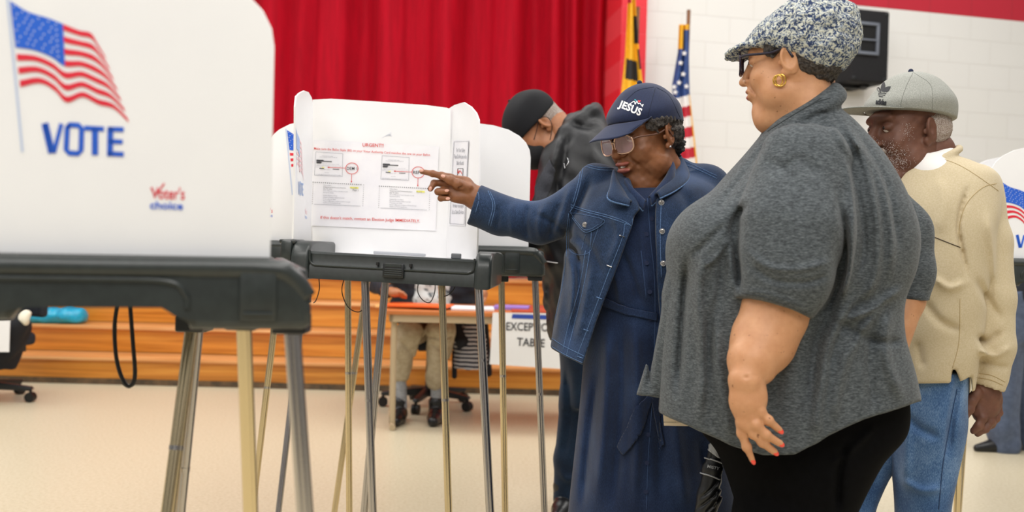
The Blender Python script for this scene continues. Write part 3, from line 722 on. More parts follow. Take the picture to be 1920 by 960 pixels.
def patch(bvh, poly, name, m, parent, off=.002, step=3.0, thick=.0015, label=None):
    """a piece of cloth lying on a surface: polygon in photo px, wrapped on and given thickness"""
    P = np.array(poly, float); lo, hi = P.min(0), P.max(0); nx = int((hi[0] - lo[0]) / step) + 2; ny = int((hi[1] - lo[1]) / step) + 2
    def inside(x, y):
        c = False; j = len(P) - 1
        for i in range(len(P)):
            if (P[i, 1] > y) != (P[j, 1] > y) and x < (P[j, 0] - P[i, 0]) * (y - P[i, 1]) / (P[j, 1] - P[i, 1]) + P[i, 0]: c = not c
            j = i
        return c
    b = bmesh.new(); vs = [b.verts.new((x, y, 0)) for x, y in P]; f = b.faces.new(vs)
    for ax, mn, mx, n_ in ((0, lo[0], hi[0], nx), (1, lo[1], hi[1], ny)):
        for i in range(1, n_):
            c = [0, 0, 0]; c[ax] = mn + i * step; nn_ = [0, 0, 0]; nn_[ax] = 1
            if c[ax] >= mx: break
            bmesh.ops.bisect_plane(b, geom=b.verts[:] + b.edges[:] + b.faces[:], plane_co=c, plane_no=nn_)
    bad = []
    for v in b.verts:
        p = cast(bvh, v.co.x, v.co.y, off)
        if p is None: bad.append(v)
        else: v.co = Vector(p)
    if bad: bmesh.ops.delete(b, geom=bad, context='VERTS')
    bmesh.ops.triangulate(b, faces=[f for f in b.faces if len(f.verts) > 4])
    bmesh.ops.recalc_face_normals(b, faces=b.faces)
    me = bpy.data.meshes.new(name); b.to_mesh(me); b.free(); o = link(name, me, m, parent, smooth=True, label=label)
    md = o.modifiers.new('thickness', 'SOLIDIFY'); md.thickness = thick; md.offset = 0; return o
class Wrap(Print):
    """marks wrapped on a curved surface by casting from the viewpoint"""
    def __init__(s, bvh, off=.0012):
        def f(x, y):
            p = cast(bvh, x, y, off); s.lastp = p if p is not None else getattr(s, 'lastp', np.array(at(x, y, 3.0))); return s.lastp
        super().__init__(f)
def folds(pf, F_, seed=0):
    """cloth folds: list of (polyline px, width px, amplitude px); + = ridge, - = valley"""
    segs = []
    for pts, w, a in F_:
        S = np.array(spline(pts, 5)); segs.append((S.astype(np.float32), w * .85, a * 1.5))
    def f(P):
        x, y = pf.pix(P); out = np.zeros(len(P), np.float32)
        for S, w, a in segs:
            m = (x > S[:, 0].min() - 3 * w) & (x < S[:, 0].max() + 3 * w) & (y > S[:, 1].min() - 3 * w) & (y < S[:, 1].max() + 3 * w)
            if not m.any(): continue
            xm, ym = x[m], y[m]; best = np.full(xm.shape, 1e9, np.float32); tb = np.zeros_like(best)
            for i in range(len(S) - 1):
                d = S[i + 1] - S[i]; L = d @ d + 1e-6; h = np.clip(((xm - S[i, 0]) * d[0] + (ym - S[i, 1]) * d[1]) / L, 0, 1)
                dd = (xm - S[i, 0] - h * d[0]) ** 2 + (ym - S[i, 1] - h * d[1]) ** 2; q = dd < best; best[q] = dd[q]; tb[q] = ((i + h) / (len(S) - 1))[q]
            out[m] -= a * np.exp(-best / (w * w)) * np.clip(np.minimum(tb, 1 - tb) * 5 + .15, 0, 1)
        return out
    return f
def wob(amp, wl, seed=0):
    r = np.random.RandomState(seed); K = [(r.randn(3) / np.array(wl) * 2.2, r.rand() * 6.3, r.rand() + .4) for _ in range(7)]
    def f(P):
        o = 0
        for k, ph, a in K: o = o + a * np.sin(P @ k.astype(np.float32) + ph)
        return (amp * o / 3).astype(np.float32)
    return f
# ---------------------------------------------------------------- heads
def frame_from(fwd, up, pos, scale):
    """matrix of a head: local x = its right, y = forward, z = up (metres) -> photo-frame px (right, down, away)"""
    f = np.array(fwd, float); f /= np.linalg.norm(f); u = np.array(up, float); u -= f * (u @ f); u /= np.linalg.norm(u); x = np.cross(f, u)
    R = np.stack([x, f, u], 1) * scale
    return R, np.array(pos, float)
class Head:
    def __init__(s, pf, px, py, w, fwd, up, k=1.0):
        s.pf = pf; s.R, s.t = frame_from(fwd, up, pf.q(px, py, w), pf.s * k)
    def X(s, P): return np.asarray(P, float) @ s.R.T + s.t
    def world(s, P): return s.pf.w(s.X(P))
    def mesh(s, vol): V, Q = vol.mesh(); return s.X(V), Q
    def build(s, name, vols, m, parent, label=None):
        vols = vols if isinstance(vols, list) else [vols]
        return s.pf.build(name, [s.mesh(v) if isinstance(v, Vol) else v for v in vols], m, parent, label)
def head_vol(jaw=1.0, nose=1.0, cheek=1.0, fat=0.0, lips=1.0, mouth=0.0, neck=.058, neckto=(0, -.045, -.19), res=.0022, old=.0):
    v = Vol(res)
    v.add(ell((0, -.018, .045), (.074, .094, .083)), k=.02)
    v.add(ell((0, .030, -.008), (.062, .064, .082)), ell((0, .028, -.066), (.053 * jaw, .055, .046)), k=.03)
    v.add(ell((0, .074, -.098), (.020 * jaw, .018, .017)), k=.022)
    for s in (-1, 1):
        v.add(ell((s * .040 * cheek, .058, -.030), (.024, .028, .026)), k=.025)
        v.add(ell((s * .048 * jaw, .02, -.075), (.022 + fat * .5, .035, .028 + fat * .5)), k=.03)
    if fat: v.add(ell((0, .035, -.125), (.048 + fat, .048 + fat, .032 + fat)), k=.03)
    v.add(ell((0, .080, .036), (.052, .018, .016)), k=.018)
    for s in (-1, 1): v.sub(ell((s * .032, .101, .012), (.021, .018, .013)), k=.016)
    v.add(cone((0, .092, .022), (0, .112, -.024), .0075, .0115 * nose), k=.010)
    v.add(ell((0, .114, -.028), (.0115 * nose, .0115, .0095)), k=.006)
    for s in (-1, 1): v.add(ell((s * .0135 * nose, .101, -.030), (.0085 * nose, .011, .008)), k=.006); v.sub(ell((s * .0075 * nose, .108, -.040), (.0042, .0055, .0042)), k=.003)
    v.add(ell((0, .083, -.056), (.030, .020, .022)), k=.018)
    v.add(ell((0, .098, -.0525), (.023 * lips, .0095, .0062)), ell((0, .096, -.0665 - mouth), (.021 * lips, .0100, .0072)), k=.006)
    v.sub(ell((0, .108, -.0592 - mouth * .5), (.023 * lips, .014, .0012 + mouth * .6)), k=.003)
    for s in (-1, 1):
        v.add(ell((s * .031, .077, .013), (.0155, .0155, .0125)), k=.004)
        v.sub(cone((s * .020, .098, -.036), (s * .036, .080, -.062), .0018, .0018), k=.010 + old * .004)
    for s in (-1, 1):
        Re = rot(0, 0, s * -22) @ rot(-10, 0, 0)
        c = np.array((s * .079, -.012, .000))
        v.add(ell(c, (.0065, .0185, .0315), Re), k=.006); v.add(torus(c + (s * .003, 0, .003), Re @ rot(0, 90, 0), .026, .0155, .0038), k=.004)
        v.sub(ell(c + (s * .008, .002, .002), (.0065, .0085, .014), Re), k=.004); v.add(ell((s * .078, -.002, -.028), (.006, .008, .009)), k=.006)
        v.add(ell((s * .080, .007, -.004), (.004, .0045, .007)), k=.004)
    v.add(cone((0, -.018, -.04), neckto, neck, neck * 1.06), k=.03)
    return v
def eyes(H, parent, look=0.0):
    for s in (-1, 1):
        c = np.array((s * .031, .0792, .012))
        b = BM(); e = H.world(c); R3 = Matrix(H.R / np.linalg.norm(H.R[:, 0])); b.ball(e, .0128 * np.linalg.norm(H.R[:, 0]) / H.pf.s, 20)
        o = b.done('eye', MT['eye_white'], parent, smooth=True, auto=False)
        p = H.world(c + np.array((look, .0105, 0)))
        BM().ball(p, .0052, 12).done('iris', MT['iris'], o, smooth=True, auto=False)
def finger(v, pts, r0, r1, k=1.5, F_=None):
    n = len(pts) - 1
    for i in range(n):
        ra = r0 + (r1 - r0) * i / n; rb = r0 + (r1 - r0) * (i + 1) / n
        v.add(cone(pts[i], pts[i + 1], ra, rb), k=k)
    for i in range(1, n): v.add(ell(pts[i], (r0 + (r1 - r0) * i / n) * np.array((1.07, 1.07, 1.07))), k=k)
    return v
# ================================================================ PEOPLE: materials
MT['eye_white'] = mat('eye_white', 'e6ddd2', rough=.2); MT['iris'] = mat('dark_iris', '1c100a', rough=.1)
def skin(name, c1, c2, rough=.45, spots=None):
    m = mat(name, c1, c2, rough=rough, nscale=28, detail=6, lo=.3, hi=.7, bump=.25, bscale=520, bdist=.0008, sss=.12, spec=.4)
    if spots:
        T = NT(m); b = m.node_tree.nodes['Principled BSDF']; src = b.inputs['Base Color'].links[0].from_socket
        tc = T.add('ShaderNodeTexCoord'); n = T.add('ShaderNodeTexNoise', i_Scale=spots[1], i_Detail=2); T.link(tc.outputs['Object'], n.inputs['Vector'])
        cr = T.add('ShaderNodeValToRGB'); cr.color_ramp.elements[0].position = spots[2]; cr.color_ramp.elements[1].position = spots[2] + .05
        mx = T.add('ShaderNodeMix', data_type='RGBA'); T.link(n.outputs[0], cr.inputs[0]); T.link(cr.outputs[0], mx.inputs['Factor'])
        T.link(src, mx.inputs[6]); mx.inputs[7].default_value = lin(spots[0]); T.link(mx.outputs[2], b.inputs['Base Color'])
    return m
MT['skin_a'] = skin('light_brown_skin', 'cf9a72', 'be875f', spots=('8a5a3c', 90, .70))
MT['skin_b'] = skin('warm_brown_skin', '93603f', '774a2e')
MT['skin_c'] = skin('deep_brown_skin', '77503f', '5e3c2e', rough=.55)
MT['skin_d'] = skin('brown_skin', 'b67c55', '9c6543')
MT['palm'] = skin('lighter_palm_skin', 'b06a4e', '8d5038')
MT['nail_red'] = mat('coral_nail_polish', 'f0503f', rough=.2)
MT['nail'] = mat('natural_nail', 'd6a08c', rough=.3)
MT['heather'] = heather_mat('charcoal_heather_jersey', '4b5053', '373b3e', '63696c')
MT['black_knit'] = mat('black_trousers', '09090b', '060607', rough=.95, nscale=60, spec=.1)
MT['denim_jacket'] = denim_mat('dark_denim', '20324d', '142136', '34486a')
MT['denim_edge'] = mat('denim_seam', '5c7aa2', '3a547a', rough=.85, nscale=300)
MT['denim_dress'] = denim_mat('navy_linen_dress', '1c2a47', '142039', '283a5a', 1.1)
MT['denim_jeans'] = denim_mat('washed_blue_jeans', '4e6f9a', '33507c', '7f9cc0')
MT['denim_dark'] = denim_mat('deep_blue_jeans', '2f4a72', '213a60', '456690')
MT['jean_thread'] = mat('jeans_seam', '2b4368', rough=.8)
MT['navy_cap'] = mat('navy_cap_cloth', '172547', '121d3b', rough=.85, nscale=300, sheen=.1, bump=.2, bscale=900, bdist=.0006)
MT['gold'] = mat('gold_metal', 'e8bd62', rough=.15, metal=1.0)
MT['silver'] = mat('silver_button_metal', 'cfcfd2', rough=.25, metal=1.0)
MT['tan'] = mat('tan_sweatshirt', 'ccbd9f', 'c1b18f', rough=.9, nscale=240, sheen=.1, bump=.2, bscale=700, bdist=.0008)
MT['tan_edge'] = mat('tan_seam', 'b39e74', rough=.9)
MT['tee'] = mat('white_tee', 'eae6e2', rough=.85)
MT['cap_gray'] = mat('heather_gray_cap', 'a2a39c', '878982', rough=.9, nscale=420, detail=2, bump=.2, bscale=700, bdist=.0006)
MT['thread_black'] = mat('black_embroidery', '17191f', rough=.7)
MT['thread_white'] = mat('white_embroidery', 'f2f2f2', rough=.7)
MT['black_cap'] = mat('black_cap_cloth', '121318', '0c0d11', rough=.9, nscale=300)
MT['jacket_black'] = mat('black_jacket_shell', '17181c', '101114', rough=.55, nscale=12, bump=.25, bscale=60, bdist=.003)
MT['hair_gray'] = mat('gray_curly_hair', '57504a', '2a2523', rough=.8, nscale=160, detail=3, lo=.4, hi=.6, bump=1.0, bscale=260, bdist=.006)
MT['hair_dark'] = mat('dark_curly_hair', '1c1917', '0d0c0c', rough=.8, nscale=160, bump=1.0, bscale=260, bdist=.006)
MT['hair_white'] = mat('short_white_hair', 'c4bab2', '8a7468', rough=.85, nscale=420, detail=2, lo=.4, hi=.6, bump=.8, bscale=600, bdist=.003)
MT['stubble'] = MT['hair_white']
MT['frame_dark'] = mat('dark_glasses_frame', '201a2c', rough=.2)
MT['frame_clear'] = mat('amber_glasses_frame', '6a4a3c', rough=.15)
MT['frame_gold'] = mat('pinkish_gold_frame', 'd9b39a', rough=.2, metal=.6)
MT['lens'] = mat('glasses_lens', 'f4eef4', rough=.03, trans=.0, alpha=.22, spec=1.0)
MT['lens_tint'] = mat('pink_tinted_lens', 'cda8b4', rough=.03, alpha=.42, spec=1.0)
MT['lip'] = mat('rosy_lip_skin', 'b36a5c', '9a5347', rough=.4, nscale=60)
MT['shoe'] = mat('black_shoe_leather', '131315', rough=.35)
# knit cap wool: cream and navy flecks
def knit_mat():
    m = mat('cream_navy_boucle', 'b9bdb6', rough=.95); T = NT(m); b = m.node_tree.nodes['Principled BSDF']
    tc = T.add('ShaderNodeTexCoord'); nd = T.add('ShaderNodeTexNoise', i_Scale=60, i_Detail=2); T.link(tc.outputs['Object'], nd.inputs['Vector'])
    vm = T.add('ShaderNodeVectorMath', operation='MULTIPLY_ADD'); vm.inputs[1].default_value = (.03, .03, .03); T.link(nd.outputs[1], vm.inputs[0]); T.link(tc.outputs['Object'], vm.inputs[2])
    v = T.add('ShaderNodeTexVoronoi', i_Scale=135, feature='DISTANCE_TO_EDGE'); T.link(vm.outputs[0], v.inputs['Vector'])
    n = T.add('ShaderNodeTexNoise', i_Scale=172, i_Detail=2); T.link(vm.outputs[0], n.inputs['Vector'])
    cr = T.add('ShaderNodeValToRGB'); e = cr.color_ramp.elements; e[0].position = .42; e[1].position = .56; e[0].color = lin('2c3c62'); e[1].color = lin('d2d3c6'); k = e.new(.49); k.color = lin('8b97a6')
    T.link(n.outputs[0], cr.inputs[0]); T.link(cr.outputs[0], b.inputs['Base Color'])
    bp = T.add('ShaderNodeBump', i_Strength=1.0, i_Distance=.006); T.link(n.outputs[0], bp.inputs['Height']); T.link(bp.outputs[0], b.inputs['Normal']); return m
MT['knit'] = knit_mat()
def torus_world(pts_fn, n, r, name, m, parent, closed=True):
    b = BM(); b.tube([pts_fn(2 * math.pi * i / n) for i in range(n)], r, 8, closed=closed); return b.done(name, m, parent, smooth=True, auto=False)
def glasses(H, parent, m_frame, m_lens, wide=.027, high=.022, y=.112, zc=.008, r=.0022, temple=True, square=.65, m_temple=None, tilt=0.0):
    g = bpy.data.objects.new('glasses', None); COL.objects.link(g); g.parent = parent; g.location = Vector(H.world((0, .1, 0))) - base_of(parent)
    def rim(s, k=1.0):
        def f(a):
            c, q = math.cos(a), math.sin(a); e = square; x = math.copysign(abs(c) ** e, c) * wide * k; z = math.copysign(abs(q) ** e, q) * high * k
            return H.world((s * .034 + x, y - abs(s * .034 + x) ** 2 * 3.2 - z * tilt, zc + z))
        return f
    for s in (-1, 1):
        torus_world(rim(s), 36, r, 'rim', m_frame, g)
        ln = [rim(s, .97)(2 * math.pi * i / 36) for i in range(36)]; b = BM(); c = b.b.verts.new(Vector(H.world((s * .034, y - .0038 + .001, zc)))); vs = [b.b.verts.new(Vector(p)) for p in ln]
        for i in range(36): b.b.faces.new((c, vs[i], vs[(i + 1) % 36]))
        b.done('lens', m_lens, g, smooth=True, auto=False)
        if temple:
            pts = spline([H.world((s * .061, y - .012, zc + .010)), H.world((s * .074, y - .03, zc + .012)), H.world((s * .080, .03, zc + .010)), H.world((s * .083, -.004, zc + .016)), H.world((s * .082, -.022, zc - .006))], 5)
            BM().tube(pts, r * 1.15, 8).done('temple', m_temple or m_frame, g, smooth=True, auto=False)
    BM().tube(spline([H.world((-.008, y, zc + .006)), H.world((0, y + .004, zc + .009)), H.world((.008, y, zc + .006))], 4), r, 8).done('bridge', m_frame, g, smooth=True, auto=False)
    return g
def legs_and_shoes(pf, hips, knees, feet, r, name, m, parent, toe, fold=None, res=4.0, shoe='shoe', p_sh=None):
    """trousers as one loft of two legs down to the shoes"""
    v = Vol(res)
    for h, k, f_ in zip(hips, knees, feet):
        v.add(cone(h, k, r[0], r[1]), cone(k, f_, r[1], r[2]), k=18)
    if fold: v.disp(fold)
    o = pf.build(name, v, m, parent)
    for f_ in feet:
        s = pf.s; fx, fy, fw = f_; flr = pf.fv(fx, fw); t = _v(toe) / np.linalg.norm(toe); sv = Vol(max(2.0, s * .004))
        c = _v((fx, flr - .030 * s, fw)) + t * .06 * s
        sv.add(cone(_v((fx, flr - .045 * s, fw)) - t * .02 * s, c, .040 * s, .036 * s), cone(c, _v((fx, flr - .028 * s, fw)) + t * .17 * s, .040 * s, .028 * s), cone((fx, flr - .045 * s, fw), (fx, flr - .10 * s, fw), .038 * s, .038 * s), k=.03 * s)
        fl = flr
        sv.cut(lambda P, fl=fl, s=s: P[:, 1] - (fl - .002 * s), k=1.0)
        pf.build('shoe', sv, MT['shoe'], parent)
    return o
# ================================================================ PERSON 1: woman in the grey top
MT['dress_thread'] = mat('dress_thread', '33496f', rough=.85)
GA = PF(2.40); g = GA; s1 = g.s
lady = thing('person', g.w((1490, g.fv(1490), 0)), 'woman seen from behind in a knit cap and loose charcoal top, one arm hanging', 'person')
# body: trunk core, neck and head, arms and hands, one surface
HA = Head(g, 1484, 124, -10, (-.88, .02, .47), (.02, -1, 0), 1.0)
hv = head_vol(jaw=1.12, nose=.85, cheek=1.1, fat=.006, lips=1.0, neck=.064, neckto=(0, -.055, -.17), res=.0021)
tv = Vol(4.0)
tv.add(loft([(250, 1440, 1590, 10, 70), (330, 1400, 1640, 0, 110), (500, 1300, 1660, 0, 150), (800, 1300, 1660, 0, 150)]), cone((1520, 150, 20), (1515, 290, 10), 50, 60), k=20)
av = Vol(2.0)
wA = -185
Q = lambda x, y, w: g.q(x, y, w)
kA = (g.D + wA / g.s) / g.D
wa = -196; wb = -222; wA = -243
kA = (g.D + wA / g.s) / g.D
av.add(cone(Q(1476, 470, -172), Q(1452, 590, -184), 78 * kA, 62 * kA), cone(Q(1452, 590, -184), Q(1431, 640, wa), 62 * kA, 60 * kA), cone(Q(1431, 640, wa), Q(1412, 678, wb), 60 * kA, 49 * kA), k=14)
av.add(cone(Q(1410, 672, wb), Q(1399, 712, wA), 44 * kA, 33 * kA), k=5)
av.add(cone(Q(1399, 716, wA), Q(1402, 756, wA - 4), 32 * kA, 33 * kA, (0, 0, 1), .8), k=5)
av.add(cone(Q(1402, 752, wA - 6), Q(1404, 786, wA - 8), 32 * kA, 25 * kA, (0, 0, 1), .62), ell(Q(1419, 738, wA - 2), (16, 26, 18)), k=6)
fr = []
for pts, r0, r1 in (([(1412, 758, -6), (1424, 772, -14), (1441, 788, -16), (1461, 806, -10)], 12.5, 6.6),
                    ([(1410, 782, -14), (1418, 796, -18), (1436, 815, -18), (1462, 831, -10)], 11.0, 6.6),
                    ([(1402, 796, -8), (1413, 812, -10), (1430, 829, -10), (1452, 847, -4)], 10.5, 6.4),
                    ([(1388, 790, 2), (1391, 812, 0), (1400, 838, 0), (1411, 863, 4)], 10.0, 5.8)):
    P = [Q(x, y, wA + w) for x, y, w in pts]; finger(av, P, r0 * kA, r1 * kA, k=4.5); fr.append((P, r1 * kA))
for (x0, y0, x1, y1) in ((1380, 703, 1428, 704), (1376, 700, 1400, 708)): av.sub(cone(Q(x0, y0, wA - 42 * kA), Q(x1, y1, wA - 30 * kA), 1.6, 1.2), k=5)
for pts in ([(1396, 766), (1400, 790)], [(1408, 764), (1414, 786)], [(1386, 770), (1388, 795)]): av.sub(cone(Q(*pts[0], wA - 30), Q(*pts[1], wA - 26), 1.5, 1.5), k=5)
av.disp(wob(.5, (30, 30, 30), 4))
rv = Vol(4.0); rv.add(cone(g.q(1696, 530, 80), g.q(1696, 562, 70), 36, 38), cone(g.q(1696, 562, 70), g.q(1668, 660, 30), 37, 30), cone(g.q(1668, 660, 30), g.q(1640, 730, 10), 28, 24), k=10)
body = g.build('body', [HA.mesh(hv), tv, av, rv], MT['skin_a'], lady)
for P, r in fr:
    a, b_ = _v(P[-2]), _v(P[-1]); d = (b_ - a) / np.linalg.norm(b_ - a); nv = Vol(1.1); c = b_ + d * r * .35 + _v((0, 0, -r * .45))
    x = d; z = _v((0.25, -.35, -1)); z = z - x * (z @ x); z /= np.linalg.norm(z); y = np.cross(z, x); nv.add(ell(c, (r * 1.25, r * .82, r * .5), np.stack([x, y, z], 1)))
    g.build('fingernail', nv, MT['nail_red'], lady, label='coral red painted nail')
# lips
lv = Vol(.0016); lv.add(ell((0, .1000, -.0530), (.022, .0088, .0055)), ell((0, .0985, -.0670), (.020, .0092, .0065)), k=.002); HA.build('lips', lv, MT['lip'], lady)
eyes(HA, lady)
glasses(HA, lady, MT['frame_dark'], MT['lens'], wide=.029, high=.026, y=.117, zc=.010, r=.0028, square=.7)
# earring
ec = HA.X((-.082, .008, -.047)) if False else None
side = -1 if HA.X((-.08, 0, 0))[2] < HA.X((.08, 0, 0))[2] else 1
def hoop(rad, off):
    c = np.array((side * .086, .006 + off, -.047)); return lambda a: HA.world(c + np.array((side * .003 * math.sin(a), math.cos(a) * rad, math.sin(a) * rad * 1.12)))
torus_world(hoop(.0115, 0), 28, .0022, 'earring', MT['gold'], lady)
torus_world(hoop(.0105, .006), 28, .0020, 'earring', MT['gold'], lady)
# hair under the cap
hr = Vol(.003); hr.add(ell((0, -.050, .012), (.080, .070, .070)), k=.01); hr.sub(ell((0, .08, -.03), (.2, .085, .2)), k=.004); hr.cut(lambda P: (-.062 - P[:, 2]) + .25 * (P[:, 1] + .06), k=.01); hr.disp(wob(.0035, (.012, .012, .012), 2))
hr.add(ell((side * .070, .028, .030), (.012, .020, .022)), k=.008)
HA.build('hair', hr, MT['hair_gray'], lady)
# knit cap
kc = Vol(.003); R_ = rot(-16, 0, 0)
kc.add(ell((0, -.038, .072), (.108, .120, .082), R_), k=.02); kc.add(ell((0, -.062, .024), (.092, .092, .060), R_), ell((0, .000, .058), (.088, .106, .050)), k=.025)
kc.cut(lambda P: (.034 - P[:, 2]) + .58 * (P[:, 1] - .02) * (P[:, 1] < .02) + .15 * (P[:, 1] - .02) * (P[:, 1] >= .02), k=.012)
kc.disp(wob(.0022, (.014, .014, .014), 5)); kc.disp(wob(.003, (.06, .06, .06), 8))
kc.sub(ell((0, .0, .02), (.068, .088, .06)), k=.004)
cap = HA.build('knit_cap', kc, MT['knit'], lady)
kb = Vol(.0028); kb.add(ell((0, .100, .048), (.072, .058, .012), rot(-14, 0, 0)), k=.01); kb.add(cone((-.066, .066, .052), (.066, .066, .052), .012, .012), k=.015); kb.disp(wob(.0018, (.014, .014, .014), 6))
HA.build('brim', kb, MT['knit'], cap)
# top
top = Vol(4.2)
rows = [(192, 1480, 1560, 6, 60), (208, 1465, 1572, 5, 72), (240, 1436, 1606, 0, 98), (300, 1390, 1652, 0, 140), (380, 1318, 1690, -8, 175), (440, 1276, 1708, -12, 184), (500, 1258, 1700, -15, 184), (560, 1250, 1676, -15, 180), (620, 1245, 1676, -15, 180), (700, 1238, 1700, -15, 184), (780, 1232, 1716, -15, 188), (880, 1226, 1730, -15, 192)]
top.add(loft(rows, p=2.25), k=14)
hem = np.array([(1150, 740), (1237, 775), (1300, 800), (1380, 840), (1430, 854), (1490, 850), (1560, 812), (1620, 786), (1660, 774), (1718, 756), (1800, 740)], float)
def hemcut(P):
    x, y = g.pix(P); return y - np.interp(x, hem[:, 0], hem[:, 1])
def capped(pr, *planes):
    f, lo, hi = pr
    def h(P):
        d = f(P)
        for p0, n in planes: d = np.maximum(d, (P - _v(p0)) @ (_v(n) / np.linalg.norm(n)))
        return d
    return h, lo, hi
def joined(prims, k):
    lo = np.min([p[1] for p in prims], 0); hi = np.max([p[2] for p in prims], 0)
    def f(P):
        d = prims[0][0](P)
        for p in prims[1:]: d = smin(d, p[0](P), k)
        return d
    return f, lo - k, hi + k
top.cut(lambda P: hemcut(P), k=2)
panel = Vol(4.2); panel.add(loft([(440, 1272, 1380, -4, 60), (520, 1250, 1360, 6, 52), (620, 1231, 1340, 16, 42), (700, 1210, 1330, 22, 36), (760, 1192, 1320, 26, 34)], p=3.0), k=6); panel.cut(lambda P: (lambda x, y: y - np.interp(x, [1180, 1237, 1300], [739, 746, 752]))(*g.pix(P)), k=1.5)
slv = joined([cone(g.q(1505, 320, -118), g.q(1484, 440, -166), 84, 94), cone(g.q(1484, 440, -166), g.q(1477, 505, -182), 94, 87), cone(g.q(1477, 505, -182), g.q(1449, 585, -190), 85, 64)], 26)
hemn = (-.30, .93, -.1)
slv = capped(slv, (g.q(1450, 580, -180), hemn))
slr = joined([cone(g.q(1612, 335, 100), g.q(1678, 440, 105), 58, 64), cone(g.q(1680, 440, 110), g.q(1694, 510, 90), 66, 56), cone(g.q(1694, 510, 90), g.q(1697, 562, 70), 54, 44)], 20)
slr = capped(slr, (g.q(1697, 562, 70), (0, 1, 0)))
top2 = Vol(4.2)
top.add(slr, k=10)
top.add(slv, k=4)
top.add(ell(g.q(1330, 455, -20), (72, 78, 130)), k=40)
top.add(torus(g.q(1503, 208, 4), rot(0, 0, 0) @ np.array(((.83, 0, -.56), (-.56, 0, -.83), (0, 1, 0)), np.float32), 70, 76, 11), torus(g.q(1508, 222, 0), np.array(((.83, 0, -.56), (-.56, 0, -.83), (0, 1, 0)), np.float32), 74, 82, 13), k=12)
FA = [([(1568, 350), (1584, 440), (1582, 510), (1556, 566), (1520, 606)], 8, -9), ([(1392, 400), (1382, 470), (1388, 550)], 8, -9), ([(1395, 545), (1440, 552), (1510, 578)], 5, 2), ([(1545, 205), (1585, 290), (1600, 400), (1590, 520), (1560, 600)], 9, 7), ([(1570, 215), (1620, 300), (1645, 420), (1640, 520), (1600, 600)], 9, 8), ([(1590, 240), (1650, 330), (1672, 440), (1668, 520)], 8, 7), ([(1560, 240), (1600, 330), (1620, 440), (1612, 520)], 8, -7), ([(1610, 255), (1662, 350), (1684, 460)], 7, -6),
      ([(1575, 440), (1565, 560), (1530, 640), (1515, 760)], 14, -12), ([(1600, 560), (1560, 640), (1535, 760), (1530, 830)], 12, 9), ([(1660, 560), (1600, 640), (1572, 720), (1560, 800)], 12, 8), ([(1640, 545), (1580, 610), (1550, 700)], 9, -8),
      ([(1690, 540), (1640, 580), (1580, 600)], 8, 8), ([(1680, 555), (1620, 600), (1590, 660)], 7, -7), ([(1668, 580), (1660, 660), (1690, 750)], 12, 7), ([(1640, 600), (1630, 680), (1640, 770)], 12, -6),
      ([(1380, 400), (1362, 460), (1350, 540), (1330, 640), (1325, 780)], 12, -9), ([(1320, 470), (1310, 560), (1320, 680), (1310, 800)], 12, 9), ([(1290, 480), (1280, 600), (1270, 740)], 9, -8), ([(1345, 500), (1340, 620), (1360, 760), (1370, 830)], 12, 7),
      ([(1400, 380), (1375, 430), (1390, 540)], 8, -9), ([(1360, 420), (1330, 450), (1300, 480)], 7, -5), ([(1370, 440), (1345, 480), (1320, 500)], 6, 5), ([(1480, 590), (1460, 700), (1450, 820)], 16, -5), ([(1400, 470), (1440, 500), (1500, 505), (1560, 490)], 7, 4), ([(1410, 500), (1450, 525), (1510, 530), (1555, 515)], 6, -4),
      ([(1560, 600), (1640, 640), (1690, 640)], 9, -5), ([(1440, 260), (1400, 320), (1340, 400)], 8, -4), ([(1470, 320), (1500, 300), (1540, 330)], 12, -4), ([(1500, 235), (1530, 215), (1560, 210)], 5, -4), ([(1430, 300), (1480, 330), (1500, 420)], 14, -4)]
top.disp(folds(g, FA)); top.disp(wob(2.0, (90, 140, 90), 3)); 
panel.disp(folds(g, [([(1240, 560), (1225, 650), (1215, 740)], 7, -5), ([(1262, 540), (1248, 650), (1240, 745)], 7, 5)]))
# hem depth: bring hem inwards below (hollow)
top.sub(loft([(745, 1290, 1665, -15, 135), (800, 1280, 1680, -15, 150), (900, 1275, 1690, -15, 160)], p=2.2), k=2)
to = g.build('loose_top', [top, panel], MT['heather'], lady)
tb = g.bvh()
MT['heather_dark'] = mat('top_seam', '3a3f42', rough=.9)
stitches(tb, [[(1440, 246), (1490, 214), (1530, 192), (1557, 184)], [(1455, 236), (1500, 208), (1540, 184)]], .0012, 'collar_seam', MT['heather_dark'], to, off=.0004)
stitches(tb, [[(1397, 550), (1430, 556), (1470, 570), (1512, 590)]], .0009, 'sleeve_seam', MT['heather_dark'], to, off=.0002)
